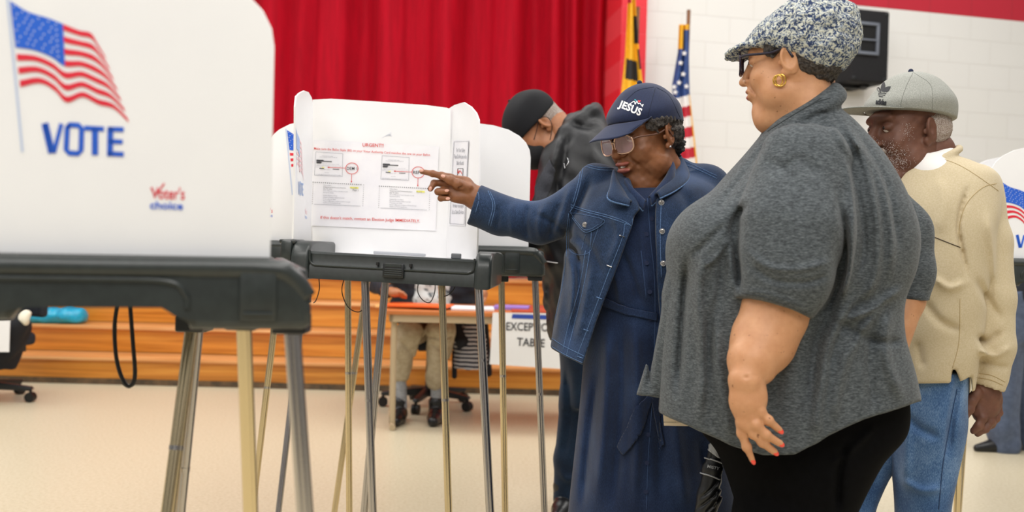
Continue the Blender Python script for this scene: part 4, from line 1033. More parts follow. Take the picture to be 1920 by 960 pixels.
# trousers and shoes
tr = Vol(4.0); fl = g.fv(1500)
tr.add(loft([(720, 1290, 1690, -10, 140), (800, 1310, 1688, -10, 140), (860, 1352, 1640, 0, 150), (960, 1386, 1590, 0, 130), (1040, 1396, 1570, 0, 100)]), k=20)
tr.add(cone((1450, 960, -50), (1450, 1120, -60), 88, 70), cone((1450, 1120, -60), (1460, fl - 40, -60), 70, 52), cone((1530, 960, 60), (1530, 1120, 60), 80, 66), cone((1530, 1120, 60), (1530, fl - 40, 60), 66, 50), k=16)
tr.disp(folds(g, [([(1590, 830), (1575, 880), (1570, 960)], 9, -9), ([(1560, 870), (1590, 850), (1640, 800)], 8, 4)]))
g.build('trousers', tr, MT['black_knit'], lady)
for (x, w) in ((1460, -60), (1530, 60)):
    sv = Vol(4.0); f_ = g.fv(x, w); sv.add(cone((x + 20, f_ - 36, w), (x - 60, f_ - 32, w), 36, 34), cone((x - 60, f_ - 32, w), (x - 150, f_ - 24, w + 20), 36, 26), cone((x, f_ - 40, w), (x, f_ - 90, w), 40, 44), k=16); sv.cut(lambda P, f_=f_: P[:, 1] - f_ + 1.5, k=1); g.build('shoe', sv, MT['shoe'], lady)
# ================================================================ PERSON 2: woman in denim, pointing
GB = PF(2.85); g = GB; Q = g.q
dw = thing('person', g.w((1215, g.fv(1215), 0)), 'woman in navy cap, denim jacket and long navy dress pointing at the notice', 'person')
HB = Head(g, 1211, 260, -6, (-.79, .22, -.55), (-.18, -.97, -.1), 1.03)
hb = head_vol(jaw=1.12, nose=1.25, cheek=1.08, fat=.006, lips=1.15, mouth=.003, neck=.055, neckto=(0, -.055, -.15), old=1, res=.0019)
hb.sub(cone((-.055, .03, -.05), (-.03, .055, -.095), .002, .002), cone((.055, .03, -.05), (.03, .055, -.095), .002, .002), k=.012)
hb.disp(wob(.0004, (.02, .02, .012), 12))
tb_ = Vol(4.0); tb_.add(cone(Q(1218, 330, 10), Q(1222, 420, 20), 42, 60), loft([(380, 1140, 1300, 20, 60), (480, 1120, 1310, 20, 75), (640, 1120, 1310, 20, 75)]), k=20)
wH = 60
hd = Vol(1.15); kH = (g.D + wH / g.s) / g.D
hd.add(cone(Q(930, 392, wH - 20), Q(892, 372, wH), 26 * kH, 21 * kH, (0, 0, 1), .85), k=6)
hd.add(cone(Q(894, 371, wH), Q(868, 354, wH), 20 * kH, 19 * kH, (0, 0, 1), .62), cone(Q(872, 345, wH), Q(843, 336, wH - 2), 13 * kH, 9.5 * kH, (0, 0, 1), .8), cone(Q(878, 366, wH), Q(850, 364, wH - 4), 14 * kH, 13 * kH, (0, 0, 1), .6), ell(Q(862, 371, wH - 6), (17, 9, 9)), k=8)
finger(hd, [Q(x, y, wH + w) for x, y, w in [(845, 333, -4), (828, 329.5, -4), (811, 325.5, -3), (791, 321.8, 0)]], 7.6 * kH, 4.7 * kH, k=3)          # index
finger(hd, [Q(x, y, wH + w) for x, y, w in [(846, 346, 4), (828, 343, 8), (814, 343.5, 4), (807, 354, -6)]], 7.6 * kH, 5.4 * kH, k=2.5)      # middle
finger(hd, [Q(x, y, wH + w) for x, y, w in [(850, 357, 2), (832, 356.5, 2), (821, 359.5, -6), (838, 359.5, -15)]], 7.6 * kH, 5.2 * kH, k=2)      # ring
finger(hd, [Q(x, y, wH + w) for x, y, w in [(855, 369, 0), (838, 369.5, 0), (826.5, 372, -6), (840, 372.5, -14)]], 6.8 * kH, 4.7 * kH, k=2)      # little
finger(hd, [Q(x, y, wH + w) for x, y, w in [(878, 352, -10), (858, 345, -16), (845, 338, -17), (831, 332.5, -15)]], 9.5 * kH, 5.4 * kH, k=5)   # thumb
for a_, b_ in (((866, 350), (850, 368)), ((872, 357), (888, 364)), ((852, 342), (862, 352)), ((848, 352), (853, 376))): hd.sub(cone(Q(*a_, wH - 21), Q(*b_, wH - 21), 1.0, 1.0), k=4)
for x, y in ((812, 320), (829, 324), (801, 330)): hd.sub(cone(Q(x, y, wH - 8), Q(x - 1, y + 8, wH - 8), .6, .6), k=1.6)
bd = g.build('body', [HB.mesh(hb), tb_, hd], MT['skin_b'], dw)
for c_, d_ in (((790, 320, -5), (-1, -.1)), ((807, 354, -11), (-.25, .9)), ((838, 357.5, -20), (1, -.1)), ((840, 372.5, -18), (1, 0)), ((831, 330.5, -20), (-1, -.3))):
    nv = Vol(.5); x_ = _v((d_[0], d_[1], 0)); x_ /= np.linalg.norm(x_); z_ = _v((0, -.25, -1)); z_ = z_ - x_ * (z_ @ x_); z_ /= np.linalg.norm(z_)
    nv.add(ell(Q(c_[0], c_[1], wH + c_[2]), (4.6, 3.1, 1.6), np.stack([x_, np.cross(z_, x_), z_], 1))); g.build('fingernail', nv, MT['nail'], dw)
lv = Vol(.0015); lv.add(ell((0, .1000, -.0525), (.0265, .0092, .0065)), ell((0, .0985, -.0705), (.0245, .0098, .0078)), k=.002); lv.sub(ell((0, .11, -.0612), (.022, .02, .0030)), k=.002); HB.build('lips', lv, MT['lip'], dw)
BM().box(HB.world((0, .094, -.0625)), (.022, .01, .006), bev=.002).done('teeth', MT['eye_white'], dw, smooth=True)
eyes(HB, dw)
glasses(HB, dw, MT['frame_gold'], MT['lens_tint'], wide=.030, high=.024, y=.118, zc=-.001, r=.0022, square=.75, m_temple=MT['frame_clear'])
hr = Vol(.0028); hr.add(ell((0, -.046, .010), (.084, .058, .066)), k=.01)
for s in (-1, 1): hr.add(ell((s * .078, .004, .040), (.014, .040, .020)), ell((s * .076, .030, .030), (.012, .022, .018)), k=.012)
hr.sub(ell((0, .06, -.02), (.072, .10, .11)), k=.006); hr.cut(lambda P: np.maximum(P[:, 2] - .07, -.070 - P[:, 2]), k=.01); hr.disp(wob(.006, (.013, .013, .013), 2))
HB.build('hair', hr, MT['hair_gray'], dw)
hr2 = Vol(.0028); hr2.add(ell((0, -.074, -.022), (.062, .032, .050)), k=.01); hr2.disp(wob(.005, (.012, .012, .012), 7)); HB.build('hair', hr2, MT['hair_dark'], dw, label='darker curls at the nape')
# cap
def ball_cap(H, parent, m, dome=(.091, .112, .104), ctr=(0, -.016, .040), edge=.036, tilt=.10, brim=(.080, .098, .0), brim_tilt=-16, brim_curve=2.2, brim_y=.075, brim_z=.044, brim_w=.078, m_under=None, flat=False, button=None, name='cap', flare=0.0):
    kc = Vol(.0025); kc.add(ell(ctr, dome), k=.01)
    kc.add(ell((0, ctr[1] + .01, edge + .028), (dome[0] * (1 + flare), dome[1] * (1 + flare) - .004, .040)), k=.025)
    kc.cut(lambda P: (edge - P[:, 2]) + tilt * (P[:, 1]), k=.003); kc.disp(wob(.0012, (.09, .09, .09), 8))
    kc.sub(ell((0, -.012, .02), (.076, .093, .075)), k=.003)
    c = H.build(name, kc, m, parent); V, Q_ = H.pf.last
    bb = BVHTree.FromPolygons([Vector(v) for v in V], [tuple(int(i) for i in q) for q in Q_])
    # brim: curved plate with thickness
    gx, gy = 25, 12; grid = []
    for j in range(gy):
        t = j / (gy - 1); row = []
        for i in range(gx):
            u = -1 + 2 * i / (gx - 1); x = u * brim_w * (1 - .06 * t)
            yb = brim_y + (1 - abs(u) ** 2) * .030 - .030 * abs(u) ** 3; yo = brim_y + brim[0] * (1 - abs(u) ** 2.6) ** .6 + .012
            yy = yb * (1 - t) + max(yo, yb) * t if abs(u) < .999 else yb
            z = brim_z - x * x * brim_curve - (yy - brim_y) * math.tan(math.radians(-brim_tilt)) + (0 if flat else 0)
            row.append(H.world((x, yy, z)))
        grid.append(row)
    b = BM(); b.sheet(grid); bo = b.done('brim', [m] if m_under is None else [m, m_under], c, smooth=True, solid=.0035, auto=False)
    bo.modifiers[0].offset = 0
    if button: BM().ball(H.world((0, ctr[1], ctr[2] + dome[2] + .001)), .0075, 12, ).done('button', button, c, smooth=True, auto=False)
    return c, bb, bo
capB, cbv, brB = ball_cap(HB, dw, MT['navy_cap'], dome=(.090, .107, .110), ctr=(0, -.014, .040), edge=.040, tilt=.16, brim=(.086, 0, 0), brim_tilt=-25, brim_curve=3.8, brim_y=.074, brim_z=.068, brim_w=.088, button=MT['navy_cap'])
MT['cap_seam'] = mat('cap_seam_thread', '0e1830', rough=.8)
stitches(cbv, [[(1229, 164), (1222, 190), (1214, 222), (1212, 245)], [(1231, 164), (1255, 180), (1275, 220)], [(1226, 163), (1195, 170), (1172, 190)]], .0007, 'cap_seam', MT['cap_seam'], capB, off=.0002)
wr = Wrap(cbv, .0012)
def wtext(wr, s, pts, h, m, bold=.03):
    wr.text(s, pts[0], pts[1], h, m, bold, 3, 1.02)
wr.text('JESUS', (1159, 200), (1200, 217), 13.5, MT['thread_white'], .035, 3, 1.05)
cz = spline([(1181, 196), (1186, 192), (1190, 191), (1191, 196), (1194, 191), (1197, 195), (1200, 194), (1203, 198), (1206, 196), (1204, 201)], 5); wr.stroke(cz, 1.5, MT['thread_white'])
wr.stroke([(1190, 187), (1196, 191)], 1.4, mat('teal_thread', '3fb6c4')); wr.poly([(1197, 191), (1195.5, 189), (1197, 188.2), (1198.8, 189.3), (1201, 188.4), (1201.5, 190), (1198, 193)], mat('red_thread', 'e23040'))
wr.done('embroidered_lettering', capB, label='white embroidered lettering with a small red heart')
# dress
dr = Vol(4.0); fB = g.fv(1200)
dr.add(loft([(352, 1165, 1262, 10, 60), (380, 1130, 1300, 10, 88), (440, 1100, 1330, 8, 104), (520, 1096, 1336, 6, 106), (585, 1104, 1326, 6, 98), (640, 1098, 1336, 6, 104), (760, 1088, 1350, 6, 116), (860, 1078, 1368, 6, 126), (960, 1068, 1385, 6, 136), (1060, 1060, 1396, 6, 142), (1120, 1056, 1400, 6, 145)], p=2.15), k=12)
dr.sub(cone(Q(1212, 330, -120), Q(1213, 368, -110), 36, 4), k=3)
DF = [([(1140, 620), (1135, 760), (1120, 940)], 12, 8), ([(1165, 600), (1165, 760), (1150, 950)], 12, -8), ([(1190, 600), (1196, 740), (1190, 950)], 12, 7), ([(1225, 610), (1236, 780), (1240, 950)], 14, -7), ([(1262, 760), (1275, 860), (1285, 950)], 14, 8), ([(1310, 820), (1322, 900), (1330, 950)], 12, -7),
      ([(1120, 700), (1105, 820), (1092, 950)], 9, -6), ([(1165, 470), (1185, 520), (1200, 570)], 8, -5), ([(1150, 500), (1160, 540), (1165, 575)], 7, 4), ([(1200, 420), (1210, 500), (1214, 570)], 7, 3)]
dr.disp(folds(g, DF)); dr.disp(wob(2.2, (50, 200, 60), 31)); dress = g.build('dress', dr, MT['denim_dress'], dw); db = g.bvh()
stitches(db, [[(1214, 372), (1220, 450), (1228, 540), (1226, 700), (1216, 850), (1212, 956)], [(1202, 470), (1212, 560)]], .0011, 'placket_seam', MT['dress_thread'], dress, off=.0002)
for x, y in ((1222, 410), (1212, 439), (1212, 493), (1218, 547), (1219, 598), (1215, 815), (1213, 868), (1211, 922)):
    p = cast(db, x, y, .001)
    if p is not None: o = BM().cyl(p, p - cray(x, y) * .002, .0062, seg=16).done('dress_button', MT['navy_cap'], dress, smooth=True)
belt = patch(db, [(1100, 548), (1140, 560), (1180, 577), (1232, 587), (1232, 601), (1180, 591), (1140, 576), (1100, 562)], 'belt', MT['denim_dress'], dress, off=.005, thick=.004)
for poly in ([(1214, 740), (1221, 748), (1206, 792), (1188, 838), (1172, 853), (1161, 838), (1180, 800), (1198, 755)], [(1218, 742), (1230, 745), (1240, 790), (1249, 832), (1238, 842), (1231, 820), (1224, 780)]):
    patch(db, poly, 'sash_tail', MT['denim_dress'], dress, off=.008, thick=.003)
# shirt collar of the dress
for poly in ([(1172, 338), (1180, 336), (1212, 374), (1209, 392), (1196, 384), (1176, 352)], [(1250, 318), (1262, 324), (1262, 345), (1232, 366), (1213, 386), (1212, 374), (1238, 350)]):
    pass
# shoes
for x in (1170, 1260):
    sv = Vol(4); f_ = g.fv(x, 0); sv.add(cone((x, f_ - 28, 10), (x - 15, f_ - 22, -95), 27, 20), cone((x, f_ - 30, 10), (x, f_ - 130, 10), 24, 34), k=12); sv.cut(lambda P, f_=f_: P[:, 1] - f_ + 1, k=1); g.build('shoe', sv, MT['shoe'], dw)
# denim jacket: body with an open front, and the raised sleeve
jk = Vol(3.4)
jr = [(324, 1122, 1322, 34, 50), (342, 1096, 1346, 22, 78), (364, 1082, 1354, 12, 102), (400, 1072, 1356, 6, 122), (460, 1064, 1362, 2, 130), (540, 1052, 1368, 0, 134), (620, 1036, 1376, 0, 138), (700, 1022, 1384, 0, 142)]
jk.add(loft(jr, p=2.3), k=12)
jk.add(cone(Q(1158, 334, 34), Q(1112, 336, 16), 20, 28), cone(Q(1272, 318, 44), Q(1326, 350, 24), 24, 26), k=16)
jk.sub(cone(Q(1216, 270, -6), Q(1210, 372, -118), 54, 18), k=6)
jk.add(cone(Q(1122, 350, 10), Q(1062, 402, 20), 42, 42), cone(Q(1062, 402, 20), Q(1010, 419, 38), 42, 39), cone(Q(1010, 419, 38), Q(938, 403, 50), 39, 38), k=9)
cuff = capped(cone(Q(945, 406, 49), Q(880, 380, 58), 39, 40), (Q(888, 384, 56), (-.93, -.33, 0)))
jk.add(cuff, k=4)
jk.add(cone(Q(1325, 352, 20), Q(1352, 480, 30), 44, 40), cone(Q(1352, 480, 30), Q(1345, 580, 0), 40, 34), k=16)
jk.sub(cone(Q(905, 388, 54), Q(860, 372, 61), 27, 33), k=2)
opL = np.array([(250, 1196), (330, 1182), (392, 1200), (404, 1190), (430, 1184), (520, 1150), (600, 1119), (700, 1088)], float); opR = np.array([(250, 1250), (335, 1258), (372, 1230), (400, 1229), (520, 1232), (700, 1246)], float)
def opening(P):
    x, y = g.pix(P); L = np.interp(y, opL[:, 0], opL[:, 1]); R = np.interp(y, opR[:, 0], opR[:, 1]); d = np.maximum(L - x, x - R)
    return -np.maximum(d, P[:, 2] - 30.0)
jk.cut(opening, k=1.5)
jh = np.array([(1000, 642), (1026, 648), (1060, 668), (1092, 683), (1110, 688), (1400, 700)], float)
jk.cut(lambda P: (lambda xy: xy[1] - np.interp(xy[0], jh[:, 0], jh[:, 1]))(g.pix(P)), k=1.5)
def inner(P): return dr_in[0](P)
dr_in = loft([(338, 1150, 1280, 14, 60), (380, 1112, 1316, 10, 90), (440, 1088, 1340, 8, 106), (540, 1072, 1350, 4, 116), (620, 1060, 1360, 4, 120), (760, 1040, 1372, 4, 124)], p=2.2)
jk.sub(dr_in, k=2)
JF = [([(1108, 330), (1092, 370), (1072, 410), (1062, 450)], 8, -7), ([(1050, 380), (1040, 410), (1030, 450)], 8, -6), ([(1020, 385), (1010, 420), (1015, 452)], 7, 5), ([(990, 385), (985, 415), (990, 450)], 7, -5), ([(960, 380), (958, 410), (962, 440)], 6, 4), ([(1070, 350), (1058, 390), (1040, 440)], 8, 6), ([(930, 385), (934, 405), (930, 430)], 5, -4),
      ([(1060, 470), (1075, 520), (1070, 600)], 8, 5), ([(1085, 490), (1085, 560), (1070, 640)], 8, -5), ([(1110, 500), (1100, 560), (1085, 630)], 8, 4), ([(1062, 456), (1080, 470), (1090, 500)], 6, -6), ([(1150, 400), (1160, 440), (1140, 500)], 9, 5), ([(1250, 330), (1290, 380), (1300, 440)], 12, -4), ([(1000, 400), (1040, 420), (1080, 450)], 6, -4), ([(1080, 440), (1110, 470), (1130, 520)], 9, -4)]
jk.disp(folds(g, JF)); jk.disp(wob(1.4, (40, 60, 40), 21))
# collar
colL = Vol(2.2)
jac = g.build('denim_jacket', jk, MT['denim_jacket'], dw); jb = g.bvh()
# both collars as folded plates laid on the chest
def plate(pts3, name, m, parent, th=.006):
    b = BM(); k = len(pts3); vs = [b.b.verts.new(Vector(p)) for p in pts3]; b.b.faces.new(vs); bmesh.ops.triangulate(b.b, faces=b.b.faces[:]); bmesh.ops.subdivide_edges(b.b, edges=b.b.edges[:], cuts=2, use_grid_fill=True)
    o = b.done(name, m, parent, smooth=True, solid=th, auto=False); return o
def collar(pts, w_of, name, m, parent, r=3.2, wide=None):
    """rolled collar leaf: strip between an inner (neck) line and an outer (fallen) line, px + depth"""
    inner_, outer_ = pts; A = spline([Q(*p) for p in inner_], 6); Bq = spline([Q(*p) for p in outer_], 6); n = min(len(A), len(Bq)); grid = []
    for j in range(7):
        t = j / 6; grid.append([g.w(_v(A[i]) * (1 - t) + _v(Bq[i]) * t + _v((0, -1, -.6)) * 7 * math.sin(math.pi * t)) for i in range(n)])
    b = BM(); b.sheet(grid); o = b.done(name, m, parent, smooth=True, solid=.005, auto=False)
    BM().tube(grid[-1], .0028, 8).done('collar_edge', MT['denim_edge'], parent, smooth=True, auto=False); return o
collar(([(1152, 322, -30), (1158, 340, -58), (1172, 362, -86), (1184, 382, -100)], [(1148, 330, -48), (1145, 350, -86), (1141, 374, -116), (1180, 386, -124)]), None, 'collar', MT['denim_jacket'], jac)
collar(([(1265, 285, 46), (1268, 306, 10), (1262, 330, -30), (1238, 352, -74), (1226, 368, -96)], [(1276, 296, 50), (1290, 318, 10), (1290, 338, -44), (1266, 358, -92), (1238, 372, -118)]), None, 'collar', MT['denim_jacket'], jac)
collar(([(1172, 338, -56), (1182, 352, -74), (1198, 366, -88), (1211, 378, -96)], [(1172, 348, -62), (1180, 362, -84), (1193, 380, -98), (1206, 396, -104)]), None, 'dress_collar', MT['denim_dress'], dress)
collar(([(1256, 305, -20), (1252, 325, -48), (1236, 348, -76), (1216, 370, -94)], [(1266, 318, -26), (1262, 340, -60), (1246, 362, -86), (1222, 386, -102)]), None, 'dress_collar', MT['denim_dress'], dress)
L_ = [[(1097, 312), (1122, 318), (1150, 320)], [(1097, 308), (1122, 314), (1150, 316)], [(1094, 312), (1088, 345), (1078, 380), (1068, 398)], [(1090, 312), (1084, 345), (1074, 380)], [(1070, 384), (1100, 394), (1140, 404), (1170, 415), (1184, 424)], [(1070, 388), (1100, 398), (1140, 408), (1180, 422)],
      [(1186, 410), (1181, 440), (1150, 518), (1119, 600), (1090, 680)], [(1172, 420), (1166, 448), (1138, 520), (1108, 600), (1082, 668)], [(1066, 400), (1062, 440), (1062, 480), (1050, 560), (1034, 620)], [(1110, 420), (1106, 470), (1094, 540), (1074, 620), (1062, 668)], [(1098, 470), (1088, 530), (1066, 610), (1056, 655)], [(1026, 628), (1056, 648), (1096, 668)], [(1026, 644), (1058, 664), (1092, 680)],
      [(1278, 300), (1310, 314), (1344, 330)], [(1274, 305), (1310, 319), (1344, 335)], [(1228, 416), (1260, 414), (1290, 412)], [(1240, 372), (1238, 440), (1240, 520)], [(872, 352), (880, 380), (874, 408)], [(915, 358), (924, 385), (916, 422)], [(919, 360), (928, 386), (920, 424)], [(893, 350), (898, 372), (892, 398)], [(930, 440), (975, 458), (1012, 458), (1045, 452)]]
stitches(jb, L_, .0011, 'seam_stitching', MT['denim_edge'], jac, off=.0004)
fp = patch(jb, [(1067, 398), (1100, 404), (1134, 413), (1128, 424), (1110, 434), (1098, 435), (1084, 420)], 'pocket_flap', MT['denim_jacket'], jac, off=.003, thick=.003)
stitches(jb, [[(1067, 398), (1100, 404), (1134, 413), (1128, 424), (1110, 434), (1098, 435), (1084, 420), (1067, 398)], [(1072, 402), (1088, 420), (1098, 431), (1110, 430), (1124, 421)]], .0007, 'flap_stitching', MT['denim_edge'], jac, off=.0052)
stitches(jb, [[(1068, 410), (1066, 440), (1066, 466), (1084, 478), (1106, 472), (1114, 450), (1122, 428)], [(1090, 470), (1098, 440)]], .0007, 'pocket_stitching', MT['denim_edge'], jac, off=.0004)
def jbutton(x, y, r=.0085, off=.003, parent=None):
    p = cast(jb, x, y, off)
    if p is None: return
    d = -cray(x, y) / np.linalg.norm(cray(x, y)); b = BM(); b.cyl(p - d * .002, p + d * .0025, r, r * .9, seg=20); o = b.done('metal_button', MT['silver'], parent or jac, smooth=True)
    BM().cyl(p + d * .0025, p + d * .0034, r * .62, r * .5, seg=16).done('button_boss', MT['steel'], parent or jac, smooth=True)
for x, y in ((1240, 381), (1241, 434), (1243, 494)): jbutton(x, y)
jbutton(1100, 422, .0082, .006)
for x, y in ((1166, 442), (1143, 498), (1124, 558), (1099, 618), (1088, 669)):
    stitch(jb, [(x - 5, y - 1), (x, y + 1), (x + 5, y + 3)], .0016, 'buttonhole', MT['silver'] if y < 500 else MT['denim_edge'], jac, n=3)
# earring
for s in (1, -1):
    p = HB.world((s * .083, -.004, -.032)); BM().ball(p, .0035, 10).done('earring', MT['silver'], dw, smooth=True, auto=False)
# ================================================================ PERSON 3: man in the grey cap and tan sweatshirt
GC = PF(2.90); g = GC; Q = g.q
man = thing('person', g.w((1735, g.fv(1735), 0)), 'man in a flat-brimmed grey cap, tan sweatshirt and blue jeans, right of the tall woman', 'person')
HC = Head(g, 1700, 250, 0, (-.955, .05, -.27), (0.02, -1, 0), 1.10)
hc = head_vol(jaw=1.12, nose=1.35, cheek=1.05, fat=.012, lips=1.0, neck=.064, neckto=(0, -.050, -.17), old=1, res=.0022); hc.disp(wob(.0008, (.02, .02, .012), 14))
tc_ = Vol(4.5); tc_.add(cone(Q(1742, 290, 10), Q(1750, 380, 20), 48, 70), k=14)
wC = -40; kC = (g.D + wC / g.s) / g.D
hc2 = Vol(1.5)
hc2.add(cone(Q(1858, 700, wC), Q(1853, 738, wC), 22, 22, (0, 0, 1), .8), cone(Q(1850, 738, wC), Q(1845, 768, wC - 2), 24, 25, (0, 0, 1), .62), k=6)
hc2.add(ell(Q(1858, 752, wC), (19, 24, 12)), k=8)
finger(hc2, [Q(x, y, wC + w) for x, y, w in [(1832, 738, -10), (1820, 752, -18), (1816, 768, -20), (1810, 782, -18)]], 11, 6.3, k=5)
finger(hc2, [Q(x, y, wC + w) for x, y, w in [(1840, 768, -6), (1842, 784, -12), (1835, 799, -14), (1825, 808, -10)]], 10, 6.2, k=2.6)
finger(hc2, [Q(x, y, wC + w) for x, y, w in [(1854, 772, 0), (1856, 790, -6), (1846, 805, -10), (1833, 813, -8)]], 9.5, 6.0, k=2.6)
finger(hc2, [Q(x, y, wC + w) for x, y, w in [(1864, 768, 6), (1866, 784, 2), (1859, 796, -3), (1848, 804, -4)]], 9.0, 5.6, k=2.6)
finger(hc2, [Q(x, y, wC + w) for x, y, w in [(1871, 760, 12), (1872, 774, 8), (1867, 784, 4), (1858, 791, 2)]], 8.0, 5.0, k=2.6)
hc2.disp(wob(.5, (9, 9, 9), 3))
g.build('body', [HC.mesh(hc), tc_, hc2], MT['skin_c'], man); _stub = g.last
nv = Vol(.6); nv.add(ell(Q(1810, 781, wC - 23), (4, 5.5, 2))); g.build('fingernail', nv, MT['nail'], man)
eyes(HC, man)
# beard stubble and moustache, short hair
bs = Vol(.0028); bs.add(ell((0, .092, -.046), (.030, .016, .010)), k=.008); bs.disp(wob(.0025, (.008, .008, .008), 4)); HC.build('moustache', bs, MT['hair_white'], man)
bs = Vol(.0028); bs.add(ell((0, .082, -.100), (.026, .020, .020)), ell((-.044, .050, -.086), (.022, .034, .026)), ell((.044, .050, -.086), (.022, .034, .026)), k=.02); bs.disp(wob(.0030, (.008, .008, .008), 9)); bs.sub(ell((0, .03, .0), (.056, .082, .088)), k=.004)
lv = Vol(.0016); lv.add(ell((0, .099, -.0530), (.023, .009, .0055)), ell((0, .0975, -.0670), (.021, .0095, .0068)), k=.002); HC.build('lips', lv, MT['lip'], man)
MT['stubble_skin'] = skin('grey_stubble_skin', '8a6a60', '6a4a40', rough=.7, spots=('d8cfc8', 420, .60))

_V, _Qd = g.last[0], g.last[1]
hbv = g.bvh(*_stub)
rs = random.Random(5); b = BM()
for (x0, x1, y0, y1, n_) in ((1626, 1652, 256, 276, 90), (1650, 1700, 262, 318, 330), (1690, 1716, 225, 262, 60), (1660, 1716, 290, 324, 140)):
    for _ in range(n_):
        x, y = rs.gauss((x0 + x1) / 2, (x1 - x0) / 4), rs.gauss((y0 + y1) / 2, (y1 - y0) / 4); p = cast(hbv, x, y, .0)
        if p is None: continue
        d_ = np.array((rs.uniform(-1, .3), rs.uniform(-1, -.2), rs.uniform(-1, .1))); p2 = p + d_ / np.linalg.norm(d_) * .0026
        b.cyl(p, p2, .0003, .0002, 4)
so_ = b.done('beard_stubble', MT['tee'], man, label='short white beard stubble'); so_['kind'] = 'stuff'
hr = Vol(.0028); hr.add(ell((0, -.042, .012), (.082, .074, .066)), k=.01); hr.sub(ell((0, .10, -.03), (.2, .110, .2)), k=.004); hr.cut(lambda P: np.maximum(P[:, 2] - .06, -.052 - P[:, 2]), k=.01); hr.disp(wob(.002, (.009, .009, .009), 2)); HC.build('hair', hr, MT['hair_white'], man)
capC, ccv, brC = ball_cap(HC, man, MT['cap_gray'], dome=(.098, .116, .108), ctr=(0, -.020, .052), edge=.046, tilt=.15, brim=(.098, 0, 0), brim_tilt=3, brim_curve=.35, brim_y=.080, brim_z=.060, brim_w=.080, button=MT['navy_cap'], flare=.02)
MT['cap_edge'] = mat('dark_brim_edge', '3c4658', rough=.8)
wr = Wrap(ccv, .0012)
K_ = MT['thread_black']
def leafp(c, a, L, w, n=10):
    ca, sa = math.cos(a), math.sin(a); P = []
    for i in range(2 * n):
        t = i / n if i < n else 2 - i / n; ww = math.sin(math.pi * t ** .9) * w * (1 if i < n else -1); x = t * L; P.append((c[0] + ca * x - sa * ww, c[1] + sa * x + ca * ww))
    return P
wr.poly(leafp((1654, 173), math.radians(-78), 21, 4.0), K_); wr.poly(leafp((1656, 173), math.radians(-36), 18, 4.4), K_); wr.poly(leafp((1652, 174), math.radians(-122), 14, 3.0), K_)
wr.stroke([(1649, 173), (1662, 174)], 1.4, MT['cap_gray'])
for k, (a, b_) in enumerate((((1647, 175), (1662, 176)), ((1647, 178), (1660, 179)), ((1648, 181), (1656, 181.8)))): wr.stroke([a, b_], 1.7, K_)
wr.text('adidas', (1642, 195), (1662, 197), 10, K_, .05, 3, .95); wr.done('embroidered_emblem', capC, label='black leaf emblem and lettering')
stitches(ccv, [[(1712, 136), (1700, 160), (1690, 190), (1688, 214)], [(1713, 136), (1745, 160), (1748, 200), (1745, 222)]], .0006, 'cap_seam', mat('gray_thread', '6f716c', rough=.9), capC, off=.0002)
gp = []
# sweatshirt
sw = Vol(4.0)
sw.add(loft([(292, 1704, 1782, 14, 58), (306, 1686, 1820, 10, 78), (334, 1662, 1862, 6, 100), (400, 1648, 1856, 0, 120), (500, 1645, 1836, 0, 126), (600, 1655, 1826, 0, 122), (680, 1662, 1816, 0, 116), (722, 1662, 1808, 0, 112)], p=2.3), k=12)
sw.add(cone(Q(1832, 352, 0), Q(1848, 450, -20), 44, 43), cone(Q(1848, 450, -20), Q(1862, 560, -34), 43, 38), cone(Q(1862, 560, -34), Q(1866, 650, -40), 37, 34), cone(Q(1866, 650, -40), Q(1860, 708, -40), 34, 28), k=12)
sw.add(capped(cone(Q(1862, 700, -40), Q(1853, 742, -40), 27, 26), (Q(1854, 728, -40), (-.30, .95, 0))), k=2.5)
sw.sub(cone(Q(1857, 715, -40), Q(1850, 760, -40), 21, 24), k=1.5)
sw.sub(cone(Q(1722, 285, -90), Q(1712, 334, -96), 46, 12), ell(Q(1736, 280, 0), (54, 34, 66)), k=4)
sw.add(torus(Q(1740, 304, 4), np.array(((.90, 0, -.43), (-.43, 0, -.90), (0, 1, 0)), np.float32), 58, 60, 7), k=7)
ch = np.array([(1600, 722), (1696, 719), (1783, 719), (1785, 692), (1792, 692), (1800, 716), (1810, 712), (1830, 700)], float)
sw.cut(lambda P: (lambda x, y: np.where(x > 1822, -50.0, y - np.interp(x, ch[:, 0], ch[:, 1])))(*g.pix(P)), k=1.5)
SF = [([(1880, 620), (1850, 640), (1832, 630)], 7, -6), ([(1895, 650), (1865, 668), (1836, 655)], 7, 6), ([(1890, 690), (1862, 685), (1838, 675)], 6, -5), ([(1815, 350), (1800, 400), (1798, 440), (1815, 520)], 5, -6), ([(1760, 330), (1770, 380), (1760, 440)], 14, 3), ([(1730, 560), (1760, 600), (1800, 620)], 9, -4), ([(1750, 520), (1780, 540), (1810, 530)], 8, 4), ([(1850, 400), (1862, 480), (1872, 580)], 9, 4), ([(1830, 520), (1850, 560), (1880, 600)], 8, -4), ([(1720, 640), (1730, 690)], 8, -3)]
sw.disp(folds(g, SF)); sw.disp(wob(1.3, (40, 60, 40), 9))
swo = g.build('sweatshirt', sw, MT['tan'], man); sb = g.bvh()
stitches(sb, [[(1760, 296), (1790, 306), (1820, 322), (1858, 348), (1872, 358)], [(1868, 344), (1842, 352), (1815, 378), (1802, 410), (1798, 440)], [(1800, 560), (1798, 640), (1786, 690)], [(1836, 700), (1860, 704), (1884, 716)], [(1830, 708), (1856, 712), (1880, 722)]], .0010, 'seam_stitching', MT['tan_edge'], swo, off=.0003)
stitches(sb, [[(1715, 430), (1745, 442), (1775, 454), (1800, 464)]], .0013, 'dark_piping', mat('brown_piping', '4b3f33', rough=.8), swo, off=.0006)
